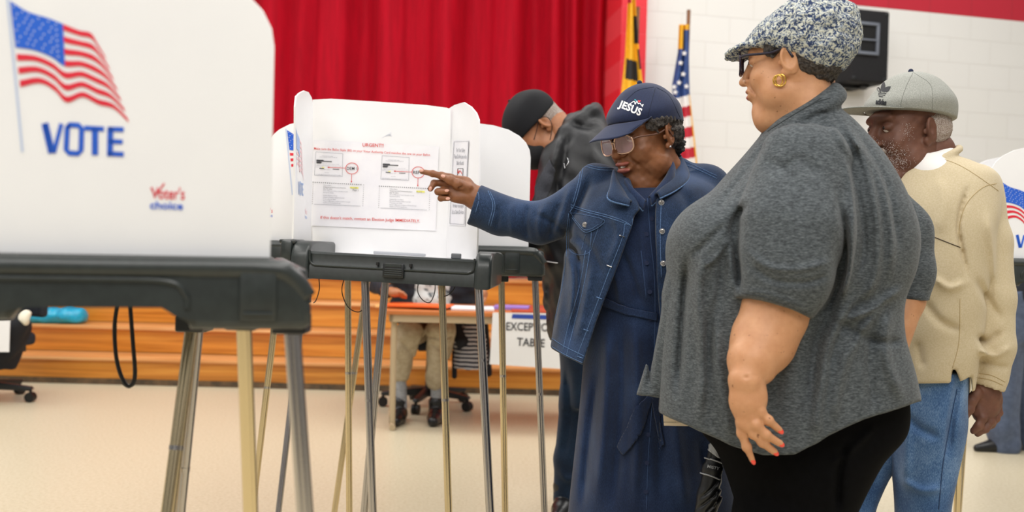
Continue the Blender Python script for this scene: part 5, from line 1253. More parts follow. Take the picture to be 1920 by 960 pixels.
ts = Vol(3.0); ts.add(loft([(292, 1688, 1776, 6, 62), (320, 1676, 1790, 4, 84), (360, 1676, 1800, 4, 96)], p=2.2), torus(Q(1734, 298, 4), np.array(((.93, 0, -.36), (-.36, 0, -.93), (0, 1, 0)), np.float32), 47, 47, 7), k=8); ts.sub(ell(Q(1738, 276, 10), (46, 26, 52)), k=3); g.build('undershirt', ts, MT['tee'], man)
# jeans
fC = g.fv(1730)
jn = Vol(4.2)
jn.add(loft([(690, 1668, 1806, 0, 100), (740, 1666, 1802, 0, 100), (800, 1672, 1797, -6, 90), (880, 1677, 1782, -8, 76), (960, 1682, 1770, -10, 66), (1100, 1684, 1766, -10, 60), (float(fC) - 30, 1688, 1768, -10, 56)], p=2.2), k=12)
jn.disp(folds(g, [([(1800, 700), (1785, 780), (1775, 860)], 8, -5), ([(1690, 740), (1700, 820), (1696, 920)], 12, 5), ([(1680, 760), (1720, 800), (1760, 820)], 9, -4), ([(1690, 900), (1730, 920), (1765, 915)], 8, 4)])); jn.disp(wob(1.6, (40, 70, 40), 5))
jl = Vol(4.2); jl.add(cone(Q(1696, 730, 60), Q(1644, 850, 55), 50, 40), cone(Q(1644, 850, 55), Q(1602, 960, 50), 39, 34), cone(Q(1602, 960, 50), (1580, float(fC) - 50, 50), 34, 32), k=14); jl.disp(wob(2.0, (30, 60, 40), 6))
jo = g.build('jeans', [jn, jl], MT['denim_jeans'], man); jb2 = g.bvh()
stitches(jb2, [[(1794, 730), (1780, 800), (1768, 870), (1760, 955)], [(1652, 800), (1630, 860), (1606, 940)]], .0014, 'side_seam', MT['jean_thread'], jo, off=.0006)
for (x, w) in ((1728, -10), (1580, 50)):
    sv = Vol(4); f_ = g.fv(x, w); sv.add(cone((x + 10, f_ - 28, w), (x - 90, f_ - 22, w - 10), 30, 22), cone((x, f_ - 40, w), (x, f_ - 80, w), 34, 36), k=12); sv.cut(lambda P, f_=f_: P[:, 1] - f_ + 1, k=1); g.build('shoe', sv, MT['shoe'], man)
# ================================================================ PERSON 4: man bending over the far booth, black cap and mask
GD = PF(4.02); g = GD; Q = g.q
MT['mask'] = mat('black_face_mask', '0f1013', rough=.8, bump=.2, bscale=300)
MT['coat_lining'] = mat('dark_gray_vest', '3a3b42', '2c2d33', rough=.9, nscale=200)
MT['dark_teal'] = denim_mat('dark_teal_trousers', '17293f', '101e31', '22384f')
bm_ = thing('person', g.w((1062, g.fv(1062), 0)), 'man in black cap, black mask and hooded jacket bending over the far booth', 'person')
HD = Head(g, 1007, 242, 10, (-.62, .76, -.22), (-.74, -.65, -.12), 1.10)
hdv = head_vol(jaw=1.05, nose=1.2, neck=.058, neckto=(0, -.075, -.16), res=.0026)
tv = Vol(5.0); tv.add(cone(Q(1040, 235, 10), Q(1080, 290, 10), 30, 44), loft([(280, 1040, 1130, 10, 50), (480, 1040, 1130, 10, 60)]), k=14)
hv2 = Vol(1.5); hv2.add(cone(Q(985, 452, -10), Q(962, 456, -14), 11, 12, (0, 1, 0), .6), k=3)
for i in range(4): finger(hv2, [Q(966 - i, 450 + i * 4, -14 + i * 2), Q(954, 452 + i * 4, -18), Q(946, 457 + i * 3.5, -18)], 4.4, 3.2, k=1.5)
finger(hv2, [Q(976, 449, -16), Q(964, 444, -24), Q(954, 446, -26)], 4.6, 3.4, k=1.5)
g.build('body', [HD.mesh(hdv), tv], MT['skin_d'], bm_)
eyes(HD, bm_)
hr = Vol(.003); hr.add(ell((0, -.035, .030), (.079, .082, .078)), k=.01); hr.add(ell((0, -.066, -.03), (.062, .046, .05)), k=.02); hr.sub(ell((0, .10, -.04), (.2, .118, .2)), k=.004); hr.cut(lambda P: -.070 - P[:, 2], k=.01); hr.disp(wob(.0012, (.008, .008, .008), 2))
HD.build('hair', hr, MT['hair_white'], bm_)
mk = Vol(.0026); mk.add(ell((0, .066, -.050), (.066, .070, .062)), k=.01); mk.add(ell((0, .112, -.040), (.018, .022, .026)), k=.02); mk.sub(ell((0, .0, -.04), (.075, .068, .2)), k=.003); mk.cut(lambda P: np.maximum(P[:, 2] + .006 - P[:, 1] * .02, -P[:, 2] - .112), k=.004)
mo = HD.build('face_mask', mk, MT['mask'], bm_)
for s in (-1, 1):
    BM().tube(spline([HD.world((s * .064, .060, -.012)), HD.world((s * .078, .03, .004)), HD.world((s * .086, -.004, .022)), HD.world((s * .088, -.028, .004)), HD.world((s * .082, -.016, -.030)), HD.world((s * .070, .03, -.06)), HD.world((s * .060, .055, -.080))], 5), .0014, 6).done('ear_loop', MT['mask'], mo, smooth=True, auto=False)
kc = Vol(.003); kc.add(ell((0, -.010, .060), (.090, .110, .080)), ell((0, -.008, .030), (.087, .106, .05)), k=.02); kc.cut(lambda P: (.022 - P[:, 2]) + .02 * P[:, 1], k=.004); kc.disp(wob(.003, (.05, .05, .05), 3)); kc.sub(ell((0, -.01, .02), (.078, .095, .075)), k=.003)
cp = HD.build('cap', kc, MT['black_cap'], bm_); BM().ball(HD.world((0, -.010, .141)), .007, 10).done('button', MT['black_cap'], cp, smooth=True, auto=False)
jk = Vol(5.0)
jk.add(loft([(212, 1062, 1128, 20, 36), (232, 1046, 1140, 16, 58), (262, 1036, 1152, 10, 80), (300, 1024, 1166, 6, 92), (360, 1014, 1178, 0, 98), (440, 1012, 1180, 0, 98), (520, 1016, 1170, 0, 92), (600, 1024, 1150, 0, 84), (640, 1032, 1140, 0, 78)], p=2.3), k=14)
jk.add(cone(Q(1052, 300, -50), Q(1026, 400, -70), 38, 30), cone(Q(1026, 400, -70), Q(1000, 448, -40), 29, 21), k=14)
jk.add(torus(Q(1082, 232, 14), np.array(((.78, .0, -.62), (-.62, 0, -.78), (0, 1, 0)), np.float32), 44, 50, 12), k=8); jk.add(ell(Q(1108, 224, 22), (28, 20, 44)), ell(Q(1060, 268, -40), (16, 34, 18)), k=14)
jk.disp(folds(g, [([(1050, 250), (1040, 300), (1020, 360)], 8, 6), ([(1065, 250), (1055, 310), (1040, 370)], 7, -6), ([(1100, 250), (1120, 300), (1140, 340)], 10, 4), ([(1030, 320), (1045, 350), (1060, 400)], 7, -5), ([(1075, 230), (1100, 240), (1125, 236)], 5, -5), ([(1030, 520), (1030, 600)], 6, -4)])); jk.disp(wob(2.0, (30, 30, 30), 8))
jo = g.build('hooded_jacket', jk, MT['jacket_black'], bm_); jb_ = g.bvh()
patch(jb_, [(1005, 350), (1020, 320), (1032, 300), (1040, 320), (1030, 360), (1014, 400), (1004, 396)], 'jacket_lining', MT['coat_lining'], jo, off=.004, thick=.004)
stitches(jb_, [[(1064, 296), (1066, 304), (1062, 312)], [(1058, 306), (1060, 316)]], .0018, 'drawcord', MT['silver'], jo, off=.002)
stitches(jb_, [[(1018, 488), (1030, 491), (1046, 493)]], .002, 'cord', MT['paper'], jo, off=.002)
tr = Vol(5.0); fd = float(g.fv(1060))
tr.add(loft([(600, 1040, 1136, 0, 70), (680, 1050, 1140, 0, 66), (760, 1050, 1140, 0, 60)], p=2.2), cone(Q(1078, 740, -16), Q(1066, 860, -18), 27, 26), cone(Q(1066, 860, -18), (1060, fd - 30, -20), 26, 24), cone(Q(1115, 740, 30), (1116, fd - 30, 30), 30, 24), k=12)
tr.disp(folds(g, [([(1062, 690), (1068, 780), (1056, 860)], 7, -5), ([(1050, 880), (1064, 900), (1080, 890)], 6, 5)])); g.build('trousers', tr, MT['dark_teal'], bm_)
for (x, w) in ((1058, -20), (1116, 30)):
    sv = Vol(2.4); f_ = g.fv(x, w); sv.add(cone((x + 4, f_ - 20, w + 12), (x - 6, f_ - 17, w - 26), 20, 19), cone((x - 6, f_ - 17, w - 26), (x - 18, f_ - 12, w - 62), 18, 12), cone((x, f_ - 26, w), (x, f_ - 54, w), 20, 22), k=8); sv.cut(lambda P, f_=f_: P[:, 1] - f_ + 1, k=.8); g.build('shoe', sv, MT['shoe'], bm_)
# ================================================================ PERSON 5: seated man behind the table
GE = PF(6.0); g = GE; Q = g.q
MT['khaki'] = mat('khaki_cotton', 'b8ab92', 'a3957a', rough=.9, nscale=30); MT['sock'] = mat('gray_sock', '9a9c9f', '85878b', rough=.9, nscale=60)
MT['navy_wool'] = mat('dark_navy_jacket', '1d212c', '151821', rough=.8, nscale=20)
MT['shirt'] = mat('pale_patterned_shirt', 'cdd6d8', '4a555c', rough=.85, nscale=26, lo=.40, hi=.47)
fe = float(g.fv(790, -10))
sm = thing('person', g.w((800, fe, 0)), 'seated man in khaki trousers and dark jacket behind the folding table, seen between booth legs', 'person')
HE = Head(g, 806, 380, 76, (-.1, .35, -.93), (0, -1, -.3), 1.0)
hh = Vol(1.1)
hh.add(ell(Q(741, 549, -70), (13, 8, 9)), cone(Q(722, 543, -50), Q(740, 548, -66), 8, 8), k=4)
for i in range(4): finger(hh, [Q(746, 546 + i * 2.5, -74 + i * 3), Q(755, 549 + i * 2.5, -80 + i * 3), Q(761, 554 + i * 1.5, -80 + i * 3)], 3.0, 2.3, k=1)
hh.add(ell(Q(905, 552, -60), (9, 10, 9)), cone(Q(903, 532, -44), Q(905, 550, -56), 8, 8), k=4)
for i in range(4): finger(hh, [Q(901 + i * 3, 558, -64), Q(899 + i * 3, 564, -70), Q(896 + i * 3, 567, -72)], 2.8, 2.2, k=1)
tv = Vol(4.0); tv.add(cone(Q(806, 404, 84), Q(806, 440, 88), 19, 24), loft([(440, 770, 842, 90, 26), (590, 766, 848, 90, 30)]), k=8)
sh_ = Vol(1.6)
for x, w in ((751, -40), (818, -30)): sh_.add(cone(Q(x, 712, w), Q(x + 2, 760, w), 10, 9), k=3)
g.build('body', [HE.mesh(head_vol(res=.004)), tv, hh, sh_], MT['skin_d'], sm); eyes(HE, sm)
hr = Vol(.004); hr.add(ell((0, -.028, .055), (.080, .094, .082)), k=.01); hr.sub(ell((0, .12, -.05), (.2, .1, .13)), k=.004); hr.cut(lambda P: -.05 - P[:, 2], k=.01); HE.build('hair', hr, MT['hair_gray'], sm)
v = Vol(2.4); v.add(loft([(436, 768, 846, 90, 28), (500, 756, 856, 86, 40), (600, 752, 860, 86, 44)]), k=8); v.disp(wob(1.5, (14, 20, 14), 4)); g.build('shirt', v, MT['shirt'], sm)
v = Vol(2.6); v.add(loft([(432, 762, 850, 94, 28), (460, 728, 886, 94, 38), (540, 722, 890, 94, 44), (610, 722, 890, 94, 46)]), cone(Q(742, 470, 86), Q(706, 534, 20), 20, 17), cone(Q(706, 534, 20), Q(728, 546, -52), 16, 12), cone(Q(872, 470, 86), Q(900, 520, 24), 20, 17), cone(Q(900, 520, 24), Q(903, 536, -44), 16, 12), k=8)
v.sub(loft([(420, 782, 830, 20, 80), (520, 772, 838, 20, 80), (640, 768, 842, 20, 80)]), k=2); v.disp(wob(1.6, (16, 16, 16), 4)); g.build('jacket', v, MT['navy_wool'], sm)
v = Vol(2.4); v.add(loft([(590, 752, 858, 84, 46), (640, 750, 862, 84, 46)]), cone(Q(780, 622, 70), Q(768, 622, -60), 27, 23), cone(Q(768, 622, -60), Q(751, 700, -42), 23, 17), cone(Q(836, 622, 70), Q(826, 620, -54), 27, 25), cone(Q(826, 620, -54), Q(818, 704, -34), 26, 19), cone(Q(818, 704, -34), Q(818, 716, -32), 19, 17), k=8)
v.disp(folds(g, [([(750, 640), (770, 660), (780, 690)], 4, -3), ([(806, 640), (830, 660), (840, 690)], 5, -3), ([(800, 630), (830, 634), (850, 628)], 4, -3)])); v.disp(wob(1.2, (16, 24, 16), 6)); g.build('trousers', v, MT['khaki'], sm)
for x, w in ((751, -42), (818, -32)):
    v = Vol(1.8); v.add(cone(Q(x - 1, 706, w), Q(x + 2, 762, w), 11.5, 10.5), k=3); v.disp(wob(.5, (30, 6, 30), 3)); g.build('sock', v, MT['sock'], sm)
    v = Vol(1.8); f_ = float(g.fv(x, w)); v.add(cone((x + 3, f_ - 12, w + 8), (x + 3, f_ - 10, w - 30), 14, 14), cone((x + 3, f_ - 10, w - 30), (x + 1, f_ - 8, w - 60), 14, 10), cone((x + 2, f_ - 18, w), (x + 2, f_ - 34, w), 13, 14), k=6); v.cut(lambda P, f_=f_: P[:, 1] - f_ + .6, k=.5); g.build('shoe', v, MT['shoe'], sm)
# ---- office chair
def office_chair(c, label, yaw=0.0, zs=.45):
    M = Matrix.Translation(Vector(c)) @ Matrix.Rotation(yaw, 4, 'Z'); o = thing('office_chair', c, label, 'chair')
    ba = BM(M).cyl((0, 0, .07), (0, 0, .12), .045, .035, 16).done('hub', MT['plastic_dark'], o, smooth=True)
    for k in range(5):
        a = 2 * math.pi * k / 5 + .5; x, y = math.cos(a), math.sin(a)
        b = BM(M); b.prism([(0, .075), (0, .125), (.1, .118), (.29, .095), (.30, .08), (.28, .07)], (-.018 * -y, -.018 * x, 0), (x, y, 0), (0, 0, 1), (-y, x, 0), .036, bev=.004); b.done('base_arm', MT['plastic_dark'], o, smooth=True)
        b = BM(M); b.cyl((x * .285 - .022 * -y, y * .285 - .022 * x, .031), (x * .285 - .004 * -y, y * .285 - .004 * x, .031), .03, seg=18); b.cyl((x * .285 + .004 * -y, y * .285 + .004 * x, .031), (x * .285 + .022 * -y, y * .285 + .022 * x, .031), .03, seg=18); b.cyl((x * .285, y * .285, .03), (x * .285, y * .285, .08), .009); b.done('caster', MT['black'], o, smooth=True)
    BM(M).cyl((0, 0, .11), (0, 0, zs - .05), .026, .02, 16).done('gas_lift', MT['plastic_dark'], o, smooth=True)
    BM(M).box((0, 0, zs), (.42, .42, .08), bev=.03, seg=4).done('seat', MT['navy_wool'], o, smooth=True)
    BM(M).box((0, .26, zs + .35), (.42, .06, .45), bev=.025, seg=4).done('backrest', MT['navy_wool'], o, smooth=True)
    BM(M).box((0, .25, zs + .05), (.07, .025, .3), bev=.008).done('back_bar', MT['plastic_dark'], o, smooth=True)
    return o
pc = floor_pt(800, 782); ch1 = office_chair((-.50, 6.34, 0), 'black office chair under the seated man behind the folding table', 0.25, .42)
# ---- folding table
MT['tabletop'] = mat('orange_brown_laminate', 'c9793f', 'b86b34', rough=.35, nscale=4, stretch=(1, 8, 1)); MT['apron'] = mat('beige_metal', 'b9a585', rough=.5)
TZ = .665; tn = np.array((-.690, 5.52)); tx = np.array((math.cos(.03), math.sin(.03))); ty = np.array((-tx[1] - .10, tx[0])); ty /= np.linalg.norm(ty)
tb3 = thing('folding_table', (tn[0] + .8, tn[1] + .35, 0), 'orange-brown folding table with beige legs in front of the stage steps', 'table')
def tp(a, b_, z): p = tn + tx * a + ty * b_; return Vector((p[0], p[1], z))
b = BM(); b.prism([(0, 0), (1.75, 0), (1.75, .60), (0, .60)], tp(0, 0, TZ - .024), (tx[0], tx[1], 0), (ty[0], ty[1], 0), (0, 0, 1), .024, bev=.004); b.done('tabletop', MT['tabletop'], tb3, smooth=True)
for (a, c, w, d) in ((.03, .02, 1.69, .02), (.03, .57, 1.69, .02), (.03, .02, .02, .56), (1.70, .02, .02, .56)):
    b = BM(); b.prism([(a, c), (a + w, c), (a + w, c + d), (a, c + d)], Vector((tn[0], tn[1], TZ - .065)), (tx[0], tx[1], 0), (ty[0], ty[1], 0), (0, 0, 1), .04); b.done('apron', MT['apron'], tb3)
for a in (.06, 1.66):
    for c in (.07, .52): BM().cyl(tp(a, c, .03), tp(a, c, TZ - .05), .015, seg=12).done('leg', MT['apron'], tb3, smooth=True)
    b = BM(); b.cyl(tp(a, .02, .018), tp(a, .58, .018), .017, seg=12); b.done('foot_bar', MT['apron'], tb3, smooth=True)
    BM().cyl(tp(a, .07, .40), tp(a, .52, .40), .01, seg=10).done('cross_bar', MT['apron'], tb3, smooth=True)
    s_ = 1 if a < 1 else -1
    BM().cyl(tp(a, .30, .36), tp(a + .28 * s_, .30, TZ - .06), .011, seg=10).done('brace', MT['apron'], tb3, smooth=True)
# things on the table
MT['orange_env'] = mat('orange_envelope', 'f06a1e', 'e65c14', rough=.6); MT['manila'] = mat('tan_folder', 'e3a664', rough=.7); MT['lilac'] = mat('lilac_folder', '9a7fd0', rough=.6); MT['red_reflection'] = mat('painted_red_reflection', 'b5441f', 'a33a18', rough=.8); MT['blue_card'] = mat('blue_strip', '2848a8', rough=.6)
def sheet_on(name, a, c, w, d, z, th, m, label, cat, rotz=0.0, parent=None):
    b = BM(Matrix.Translation(tp(a, c, TZ + z)) @ Matrix.Rotation(rotz, 4, 'Z')); b.box((0, 0, th / 2), (w, d, th), bev=min(th * .3, .001)); o = b.done(name, m, parent); 
    if not parent:
        ob = tp(a, c, TZ); o['label'] = label; o['category'] = cat
    return o
e1 = sheet_on('envelope', .12, .26, .33, .24, .001, .010, MT['manila'], 'tan envelope under the orange one on the left end of the table', 'envelope', .1)
e2 = sheet_on('envelope', .20, .20, .36, .22, .0115, .010, MT['orange_env'], 'bright orange envelope lying on the left end of the folding table', 'envelope', -.12)
e3 = sheet_on('paper_stack', .50, .20, .24, .22, .001, .012, MT['paper'], 'white stack of papers on the table in front of the seated man', 'papers', .05)
e4 = sheet_on('folder', .735, .30, .20, .16, .001, .016, MT['lilac'], 'lilac folder at the right of the white papers on the table', 'folder', -.08)
e5 = sheet_on('table_reflection', 1.12, .30, .78, .50, .0005, .006, MT['red_reflection'], 'painted red reflection, a thin sheet on the right half of the folding table', 'painted reflection', .03)  # thin sheet coloured to stand in for the reddish reflection on the tabletop
# sign hanging from the table front
sgp = at(922, 587, 5.47); SG = thing('paper_sign', at(985, 690, 5.47), 'white EXCEPTIONS TABLE sign hanging on the front of the folding table', 'sign')
sf = lambda o: (lambda x, y: on_plane(x, y, (0, 5.514 - o, 0), np.array([0, 1.0, 0])))
slab([(924, 586), (1060, 588), (1058, 692), (918, 683)], sf(0), (0, 1, 0), .003, 'board', MT['white'], SG)
pr = Print(sf(.003)); pr.text('EXCEPTIONS', (949, 619), (1050, 622), 15, MT['blk_ink'], .012, 3); pr.text('TABLE', (969, 648), (1021, 651), 15, MT['blk_ink'], .012, 3)
pr.poly([(961, 589), (1056, 592), (1056, 600), (959, 597)], MT['blue_card']); pr.done('printed_lettering', SG)
# striped bag hanging at the chair side
MT['stripe'] = mat('striped_knit', 'c9ccd6', rough=.9)
T = NT(MT['stripe']); b_ = MT['stripe'].node_tree.nodes['Principled BSDF']; tc = T.add('ShaderNodeTexCoord'); wv = T.add('ShaderNodeTexWave', i_Scale=13.0, i_Distortion=1.5, wave_type='BANDS', bands_direction='Z'); wv.inputs['Detail'].default_value = 1
T.link(tc.outputs['Object'], wv.inputs['Vector']); cr = T.add('ShaderNodeValToRGB'); cr.color_ramp.interpolation = 'CONSTANT'; cr.color_ramp.elements[0].color = lin('23283a'); cr.color_ramp.elements[1].color = lin('c9ccd6'); cr.color_ramp.elements[1].position = .55; T.link(wv.outputs[1], cr.inputs[0]); T.link(cr.outputs[0], b_.inputs['Base Color'])
g = PF(6.0); Q = g.q
bg = thing('striped_garment', g.w((883, 700, 0)), 'navy and white striped garment hanging beside the seated man under the table', 'garment')
v = Vol(2.2); v.add(loft([(600, 870, 900, 0, 12), (615, 858, 908, 0, 18), (650, 852, 912, 0, 22), (690, 852, 914, 0, 22)]), k=6); v.disp(wob(1.5, (10, 30, 10), 2)); g.build('striped_cloth', v, MT['stripe'], bg)
v = Vol(2.2); v.add(cone(Q(852, 600, -6), Q(866, 640, -16), 9, 12), cone(Q(866, 640, -16), Q(862, 650, -16), 12, 5), cone(Q(908, 600, 10), Q(916, 700, 8), 7, 7), cone(Q(852, 660, 6), Q(852, 706, 4), 5, 5), k=5); g.build('dark_sleeve', v, MT['navy_wool'], bg)
# ================================================================ left edge: chair with a coat, blue bag on the step
c2 = floor_pt(57, 754); ch2 = office_chair((float(c2[0]) - .285, float(c2[1]), 0), 'black office chair at the left edge of the photo below the near booth', -.5, .38)
g = PF(float(c2[1]) - .02); Q = g.q
ct = thing('coat', g.w((10, 690, 0)), 'black coat heaped on the office chair at the left edge', 'coat')
v = Vol(2.6); v.add(loft([(588, -60, 44, 0, 34), (610, -70, 56, 0, 46), (640, -70, 46, 0, 46), (692, -60, 24, 0, 40)]), k=8); v.disp(wob(2.0, (20, 20, 20), 3)); g.build('coat_cloth', v, MT['black_cap'], ct)
pp = thing('paper_sheet', g.w((2, 660, -52)), 'white paper lying against the black coat at the left edge', 'paper')
slab([(-20, 602), (19, 600), (17, 660), (-20, 660)], lambda x, y: on_plane(x, y, g.w((0, 600, -52)), np.array([0, 1.0, 0])), (0, 1, 0), .002, 'page', MT['white'], pp)
cl = thing('cream_cloth', g.w((45, 608, 0)), 'crumpled cream cloth on top of the black coat at the left edge', 'cloth')
v = Vol(1.8); v.add(ell(Q(45, 597, -10), (10, 14, 12)), ell(Q(50, 588, -6), (7, 6, 8)), k=6); v.disp(wob(1.6, (8, 8, 8), 3)); g.build('cloth_fold', v, mat('cream_cotton', 'e2dcc8', rough=.9), cl)
g = PF(7.34); Q = g.q
MT['aqua'] = mat('aqua_plastic_bag', '28b8e0', '1aa0cc', rough=.25, nscale=20, bump=.5, bscale=25, bdist=.01, trans=.1)
bb_ = thing('plastic_bag', g.w((108, 607, 0)), 'bright aqua plastic bag lying on the wooden step at the left', 'bag')
v = Vol(1.8); v.add(ell(Q(100, 593, 0), (52, 17, 28)), ell(Q(140, 593, 0), (24, 16, 24)), ell(Q(66, 592, 0), (24, 15, 20)), k=18); v.disp(wob(2.2, (18, 12, 14), 3)); fz = float(g.fv(100, 0, .372)); v.cut(lambda P: P[:, 1] - fz, k=1); g.build('bag_film', v, MT['aqua'], bb_)
# ================================================================ PERSON 6: far right, grey-blue trousers
g = PF(5.45); Q = g.q; fr_ = float(g.fv(1880, 0))
MT['slate'] = mat('slate_blue_trousers', '5a6781', '4b5770', rough=.85, nscale=40, sheen=.1)
fm = thing('person', g.w((1885, fr_, 0)), 'person in slate trousers and black shoes bending over the booth at the right edge', 'person')
v = Vol(3.2); v.add(loft([(545, 1842, 1960, 0, 50), (640, 1842, 1950, 0, 44)]), cone(Q(1878, 620, -8), Q(1878, 800, -8), 40, 29), cone(Q(1878, 800, -8), (1882, fr_ - 14, -8), 29, 27), cone(Q(1928, 620, 14), (1936, fr_ - 14, 20), 36, 26), k=10); v.disp(wob(1.6, (20, 50, 20), 3)); g.build('trousers', v, MT['slate'], fm)
v = Vol(4); v.add(cone(Q(1900, 550, 0), Q(1980, 440, -10), 50, 52), cone(Q(1975, 440, -40), Q(2020, 520, -70), 20, 15), cone(Q(2000, 430, 0), Q(2030, 400, 0), 24, 20), k=16); v.cut(lambda P: P[:, 1] - 600, k=1); g.build('shirt', v, MT['navy_wool'], fm)
HF = Head(g, 2045, 395, 0, (.75, .6, -.2), (.6, -.75, 0), 1.0); HF.build('body', [head_vol(res=.004)], MT['skin_d'], fm)
for x, w in ((1880, -8), (1936, 20)):
    v = Vol(1.8); f_ = float(g.fv(x, w)); v.add(cone((x + 18, f_ - 12, w), (x - 18, f_ - 11, w), 15, 14), cone((x - 18, f_ - 11, w), (x - 52, f_ - 7, w - 4), 14, 8), cone((x + 4, f_ - 18, w), (x + 4, f_ - 34, w), 18, 19), k=6); v.cut(lambda P, f_=f_: P[:, 1] - f_ + .6, k=.5); g.build('shoe', v, MT['shoe'], fm)
# ================================================================ umbrella and slip between the two women
g = PF(2.52); Q = g.q
MT['umb'] = mat('black_nylon', '17181b', '101114', rough=.38, nscale=20); MT['gray_strip'] = mat('reflective_gray_strip', 'a9adb4', rough=.35)
um = thing('folded_umbrella', g.w((1320, 960, 0)), 'folded black umbrella with grey strap hanging between the two women', 'umbrella')
v = Vol(1.8); v.add(cone(Q(1345, 826, 0), Q(1336, 880, 0), 11, 17), cone(Q(1336, 880, 0), Q(1330, 930, 0), 17, 22), cone(Q(1330, 930, 0), Q(1312, 1000, 0), 23, 16), cone(Q(1312, 1000, 0), Q(1300, 1080, 0), 16, 9), k=6)
v.disp(folds(g, [([(1352, 890), (1335, 915), (1312, 935)], 3, -3), ([(1356, 905), (1338, 930), (1306, 955)], 3, -3), ([(1356, 920), (1340, 945), (1322, 962)], 3, -3), ([(1340, 840), (1330, 870)], 2, -2), ([(1350, 895), (1346, 925), (1342, 955)], 3, 2)]))
uo = g.build('canopy', v, MT['umb'], um); ub = g.bvh()
patch(ub, [(1335, 830), (1345, 824), (1350, 840), (1356, 862), (1345, 858), (1330, 845), (1328, 838)], 'grey_flap', MT['gray_strip'], uo, off=.003)
patch(ub, [(1322, 858), (1340, 860), (1356, 866), (1348, 900), (1332, 893), (1316, 890)], 'strap', MT['umb'], uo, off=.003)
for pts in ([(1323, 859), (1340, 863), (1355, 870)], [(1317, 887), (1332, 891), (1347, 898)]): stitch(ub, pts, .0020, 'strap_edge', MT['gray_strip'], uo, off=.005)
w_ = Wrap(ub, .006); w_.text('MISTY', (1328, 877), (1346, 881), 5, MT['gray_strip'], .02, 2); w_.done('strap_lettering', uo)
BM().cyl(g.w(Q(1347, 832, 0)), g.w(Q(1352, 770, 10)), .008, seg=12).done('handle', MT['plastic_dark'], um, smooth=True)
sl = thing('paper_slip', at(1262, 799, 2.50), 'small cream paper slip showing under the hem of the charcoal top', 'paper')
slab([(1243, 770), (1290, 770), (1290, 799), (1245, 798)], lambda x, y: on_plane(x, y, at(1262, 790, 2.50), np.array([0, 1.0, 0])), (0, 1, 0), .001, 'slip', mat('cream_paper', 'f0dfc6', rough=.8), sl)
pr = Print(lambda x, y: on_plane(x, y, at(1262, 790, 2.50) - np.array([0, .001, 0]), np.array([0, 1.0, 0])))
for i in range(15): pr.line((1245 + i * 3, 791.5), (1246.4 + i * 3, 791.5), 1.3, MT['blk_ink'])
pr.done('dotted_line', sl)
# ================================================================ flags, speaker
MT['fl_red'] = mat('flag_red', 'c52238', 'b01c30', rough=.7, nscale=20); MT['fl_white'] = mat('flag_white', 'e9e6e4', rough=.7); MT['fl_blue'] = mat('flag_navy', '33508f', '2a437c', rough=.7, nscale=20); MT['fl_gold'] = mat('flag_gold_fringe', 'f2b51c', 'dca010', rough=.6, nscale=80); MT['fl_black'] = mat('flag_black', '1b1a1c', rough=.7); MT['pole_wood'] = mat('pole_wood', '8a5a34', '6d4526', rough=.35, nscale=10, coat=.3)
def hang(name, D, L, R, bands, m_list, parent, amp=.03, nu=22, fr_=2.2, skew=-10):
    """folded hanging cloth between silhouette lines L(y), R(y); bands: list of (y_left_edge, material)"""
    ys = np.arange(L[0][0], L[-1][0] + 1, 2.0); La, Ra = np.array(L, float), np.array(R, float); V = []; Fq = []; mi = []
    for y in ys:
        l, r = np.interp(y, La[:, 0], La[:, 1]), np.interp(y, Ra[:, 0], Ra[:, 1])
        for i in range(nu):
            u = i / (nu - 1); V.append(at(l + (r - l) * u, y, D + amp * math.sin(u * 2 * math.pi * fr_ + y * .006)))
    ms = []
    for j in range(len(ys) - 1):
        for i in range(nu - 1):
            u = (i + .5) / (nu - 1); y = ys[j] + 1 - skew * u; k = j * nu + i; Fq.append((k, k + 1, k + nu + 1, k + nu)); m = bands(u, ys[j] + 1)
            if m not in ms: ms.append(m)
            mi.append(ms.index(m))
    me = bpy.data.meshes.new(name); me.from_pydata([tuple(map(float, v)) for v in V], [], Fq)
    for m in ms: me.materials.append(m)
    me.polygons.foreach_set('material_index', mi); o = link(name, me, None, parent, smooth=True); md = o.modifiers.new('thickness', 'SOLIDIFY'); md.thickness = .004; return o
def pole(name, px, D, label, parent):
    p = at(px, 200, D); z0 = .0; BM().cyl((p[0], p[1], .03), (p[0] + .02, p[1], 2.75), .014, seg=14).done('pole', MT['pole_wood'], parent, smooth=True)
    BM().cyl((p[0], p[1], 0), (p[0], p[1], .035), .10, .09, 28).cyl((p[0], p[1], .035), (p[0], p[1], .12), .05, .03, 20).done('base', MT['gold'], parent, smooth=True)
Dp = 7.35; p_ = at(1281, 200, Dp); us = thing('flag', (p_[0], p_[1], 0), 'American flag hanging folded on a wooden pole beside the white wall', 'flag'); pole('pole', 1281, Dp, '', us)
def usb(u, y):
    yy = y - (u * -14 if y > 150 else 0)
    if y < 62 + (u < .5) * 30 and (y < 56 or u < .45): return MT['fl_gold']
    if y < 187 - 10 * u: return MT['fl_blue']
    if u > .95: return MT['fl_gold']
    k = int((y - (187 - 10 * u) + 6 * u * 0) // 19.5); return MT['fl_white'] if k % 2 == 0 else MT['fl_red']
uf = hang('flag_cloth', Dp - .06, [(46, 1273), (97, 1271), (160, 1260), (200, 1262), (330, 1256), (520, 1262)], [(46, 1292), (60, 1291), (173, 1293), (300, 1307), (400, 1314), (520, 1312)], usb, None, us, amp=.022)
pr = Print(lambda x, y: at(x, y, Dp - .095))
for x, y in ((1276, 118), (1281, 139), (1273, 155), (1287, 162), (1266, 173), (1264, 163), (1283, 100)):
    pts = []
    for k in range(10): rr = 5.6 if k % 2 == 0 else 2.3; an = math.pi * k / 5 - 1.4; pts.append((x + rr * math.cos(an), y + rr * math.sin(an)))
    pr.poly(pts, MT['fl_white'])
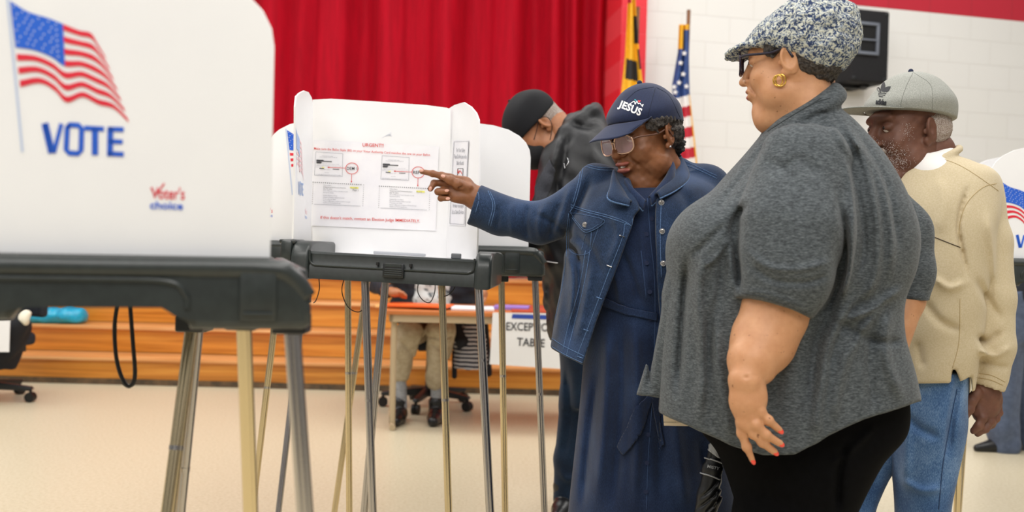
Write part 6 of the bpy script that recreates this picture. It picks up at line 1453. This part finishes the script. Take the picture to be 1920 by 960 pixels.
so = pr.done('star', uf); so.modifiers.new('thickness', 'SOLIDIFY').thickness = .003
p_ = at(1187, 200, 7.30); md_ = thing('flag', (p_[0], p_[1], 0), 'yellow and black checkered state flag hanging beside the red pillar', 'flag'); pole('pole', 1186, 7.30, '', md_)
def mdb(u, y):
    a = y - 10 * u
    if u > .62 and 30 < y < 82: return MT['fl_black']
    if 108 < a < 146 and .12 < u < .82: return MT['fl_black']
    if u > .9 and 92 < y < 130: return MT['fl_black']
    if 176 < a < 206 and u < .8: return MT['fl_black']
    if y < 6 and u < .5: return MT['fl_red']
    if a > 240: return MT['fl_red'] if int(a // 30) % 2 else MT['fl_white']
    return MT['fl_gold']
hang('flag_cloth', 7.24, [(-30, 1178), (10, 1177), (100, 1172), (180, 1164), (260, 1160), (500, 1165)], [(-30, 1190), (10, 1192), (100, 1199), (165, 1206), (260, 1212), (500, 1210)], mdb, None, md_, amp=.022, fr_=1.6)
# loudspeaker in the wall frame
MT['spk'] = mat('black_speaker_carpet', '17171b', '101014', rough=.85, nscale=60, bump=.4, bscale=300); MT['spk_gray'] = mat('speaker_horn_frame', '6e7480', rough=.5)
c = at(1631, 87, 7.80); nrm = Vector((wd.y, -wd.x, 0)); Ms = Matrix(((wd.x, -nrm.x, 0, c[0]), (wd.y, -nrm.y, 0, c[1]), (0, 0, 1, c[2]), (0, 0, 0, 1)))
sp = thing('loudspeaker', tuple(Vector(c) - Vector((0, 0, .28))), 'black loudspeaker mounted high on the white block wall', 'loudspeaker')
BM(Ms).box((0, .14, 0), (.335, .30, .56), bev=.022, seg=4).done('cabinet', MT['spk'], sp, smooth=True)
b = BM(Ms); x0, z0, w, h = -.03, .055, .165, .225
for (cx, cz, sx, sz) in ((x0 - w / 2, z0, .022, h), (x0 + w / 2, z0, .022, h), (x0, z0 + h / 2, w + .02, .022), (x0, z0 - h / 2, w + .02, .022), (x0, z0 - .01, w, .012)): b.box((cx, -.015, cz), (sx, .03, sz), bev=.003)
b.done('horn_frame', MT['spk_gray'], sp, smooth=True)
BM(Ms).box((x0, -.011, z0), (w, .004, h)).done('horn_mouth', MT['black'], sp)
for sx in (-.135, .135):
    for sz in (-.25, .25): BM(Ms).box((sx, -.008, sz), (.03, .012, .03), bev=.006).done('corner_guard', MT['plastic_dark'], sp, smooth=True)
b = BM(Ms); b.box((-.11, .14, -.300), (.36, .05, .022), bev=.004); b.box((.02, .2, -.292), (.06, .28, .03), bev=.004); b.box((-.11, .33, -.30), (.10, .04, .14), bev=.004); b.done('wall_bracket', MT['black'], sp, smooth=True)
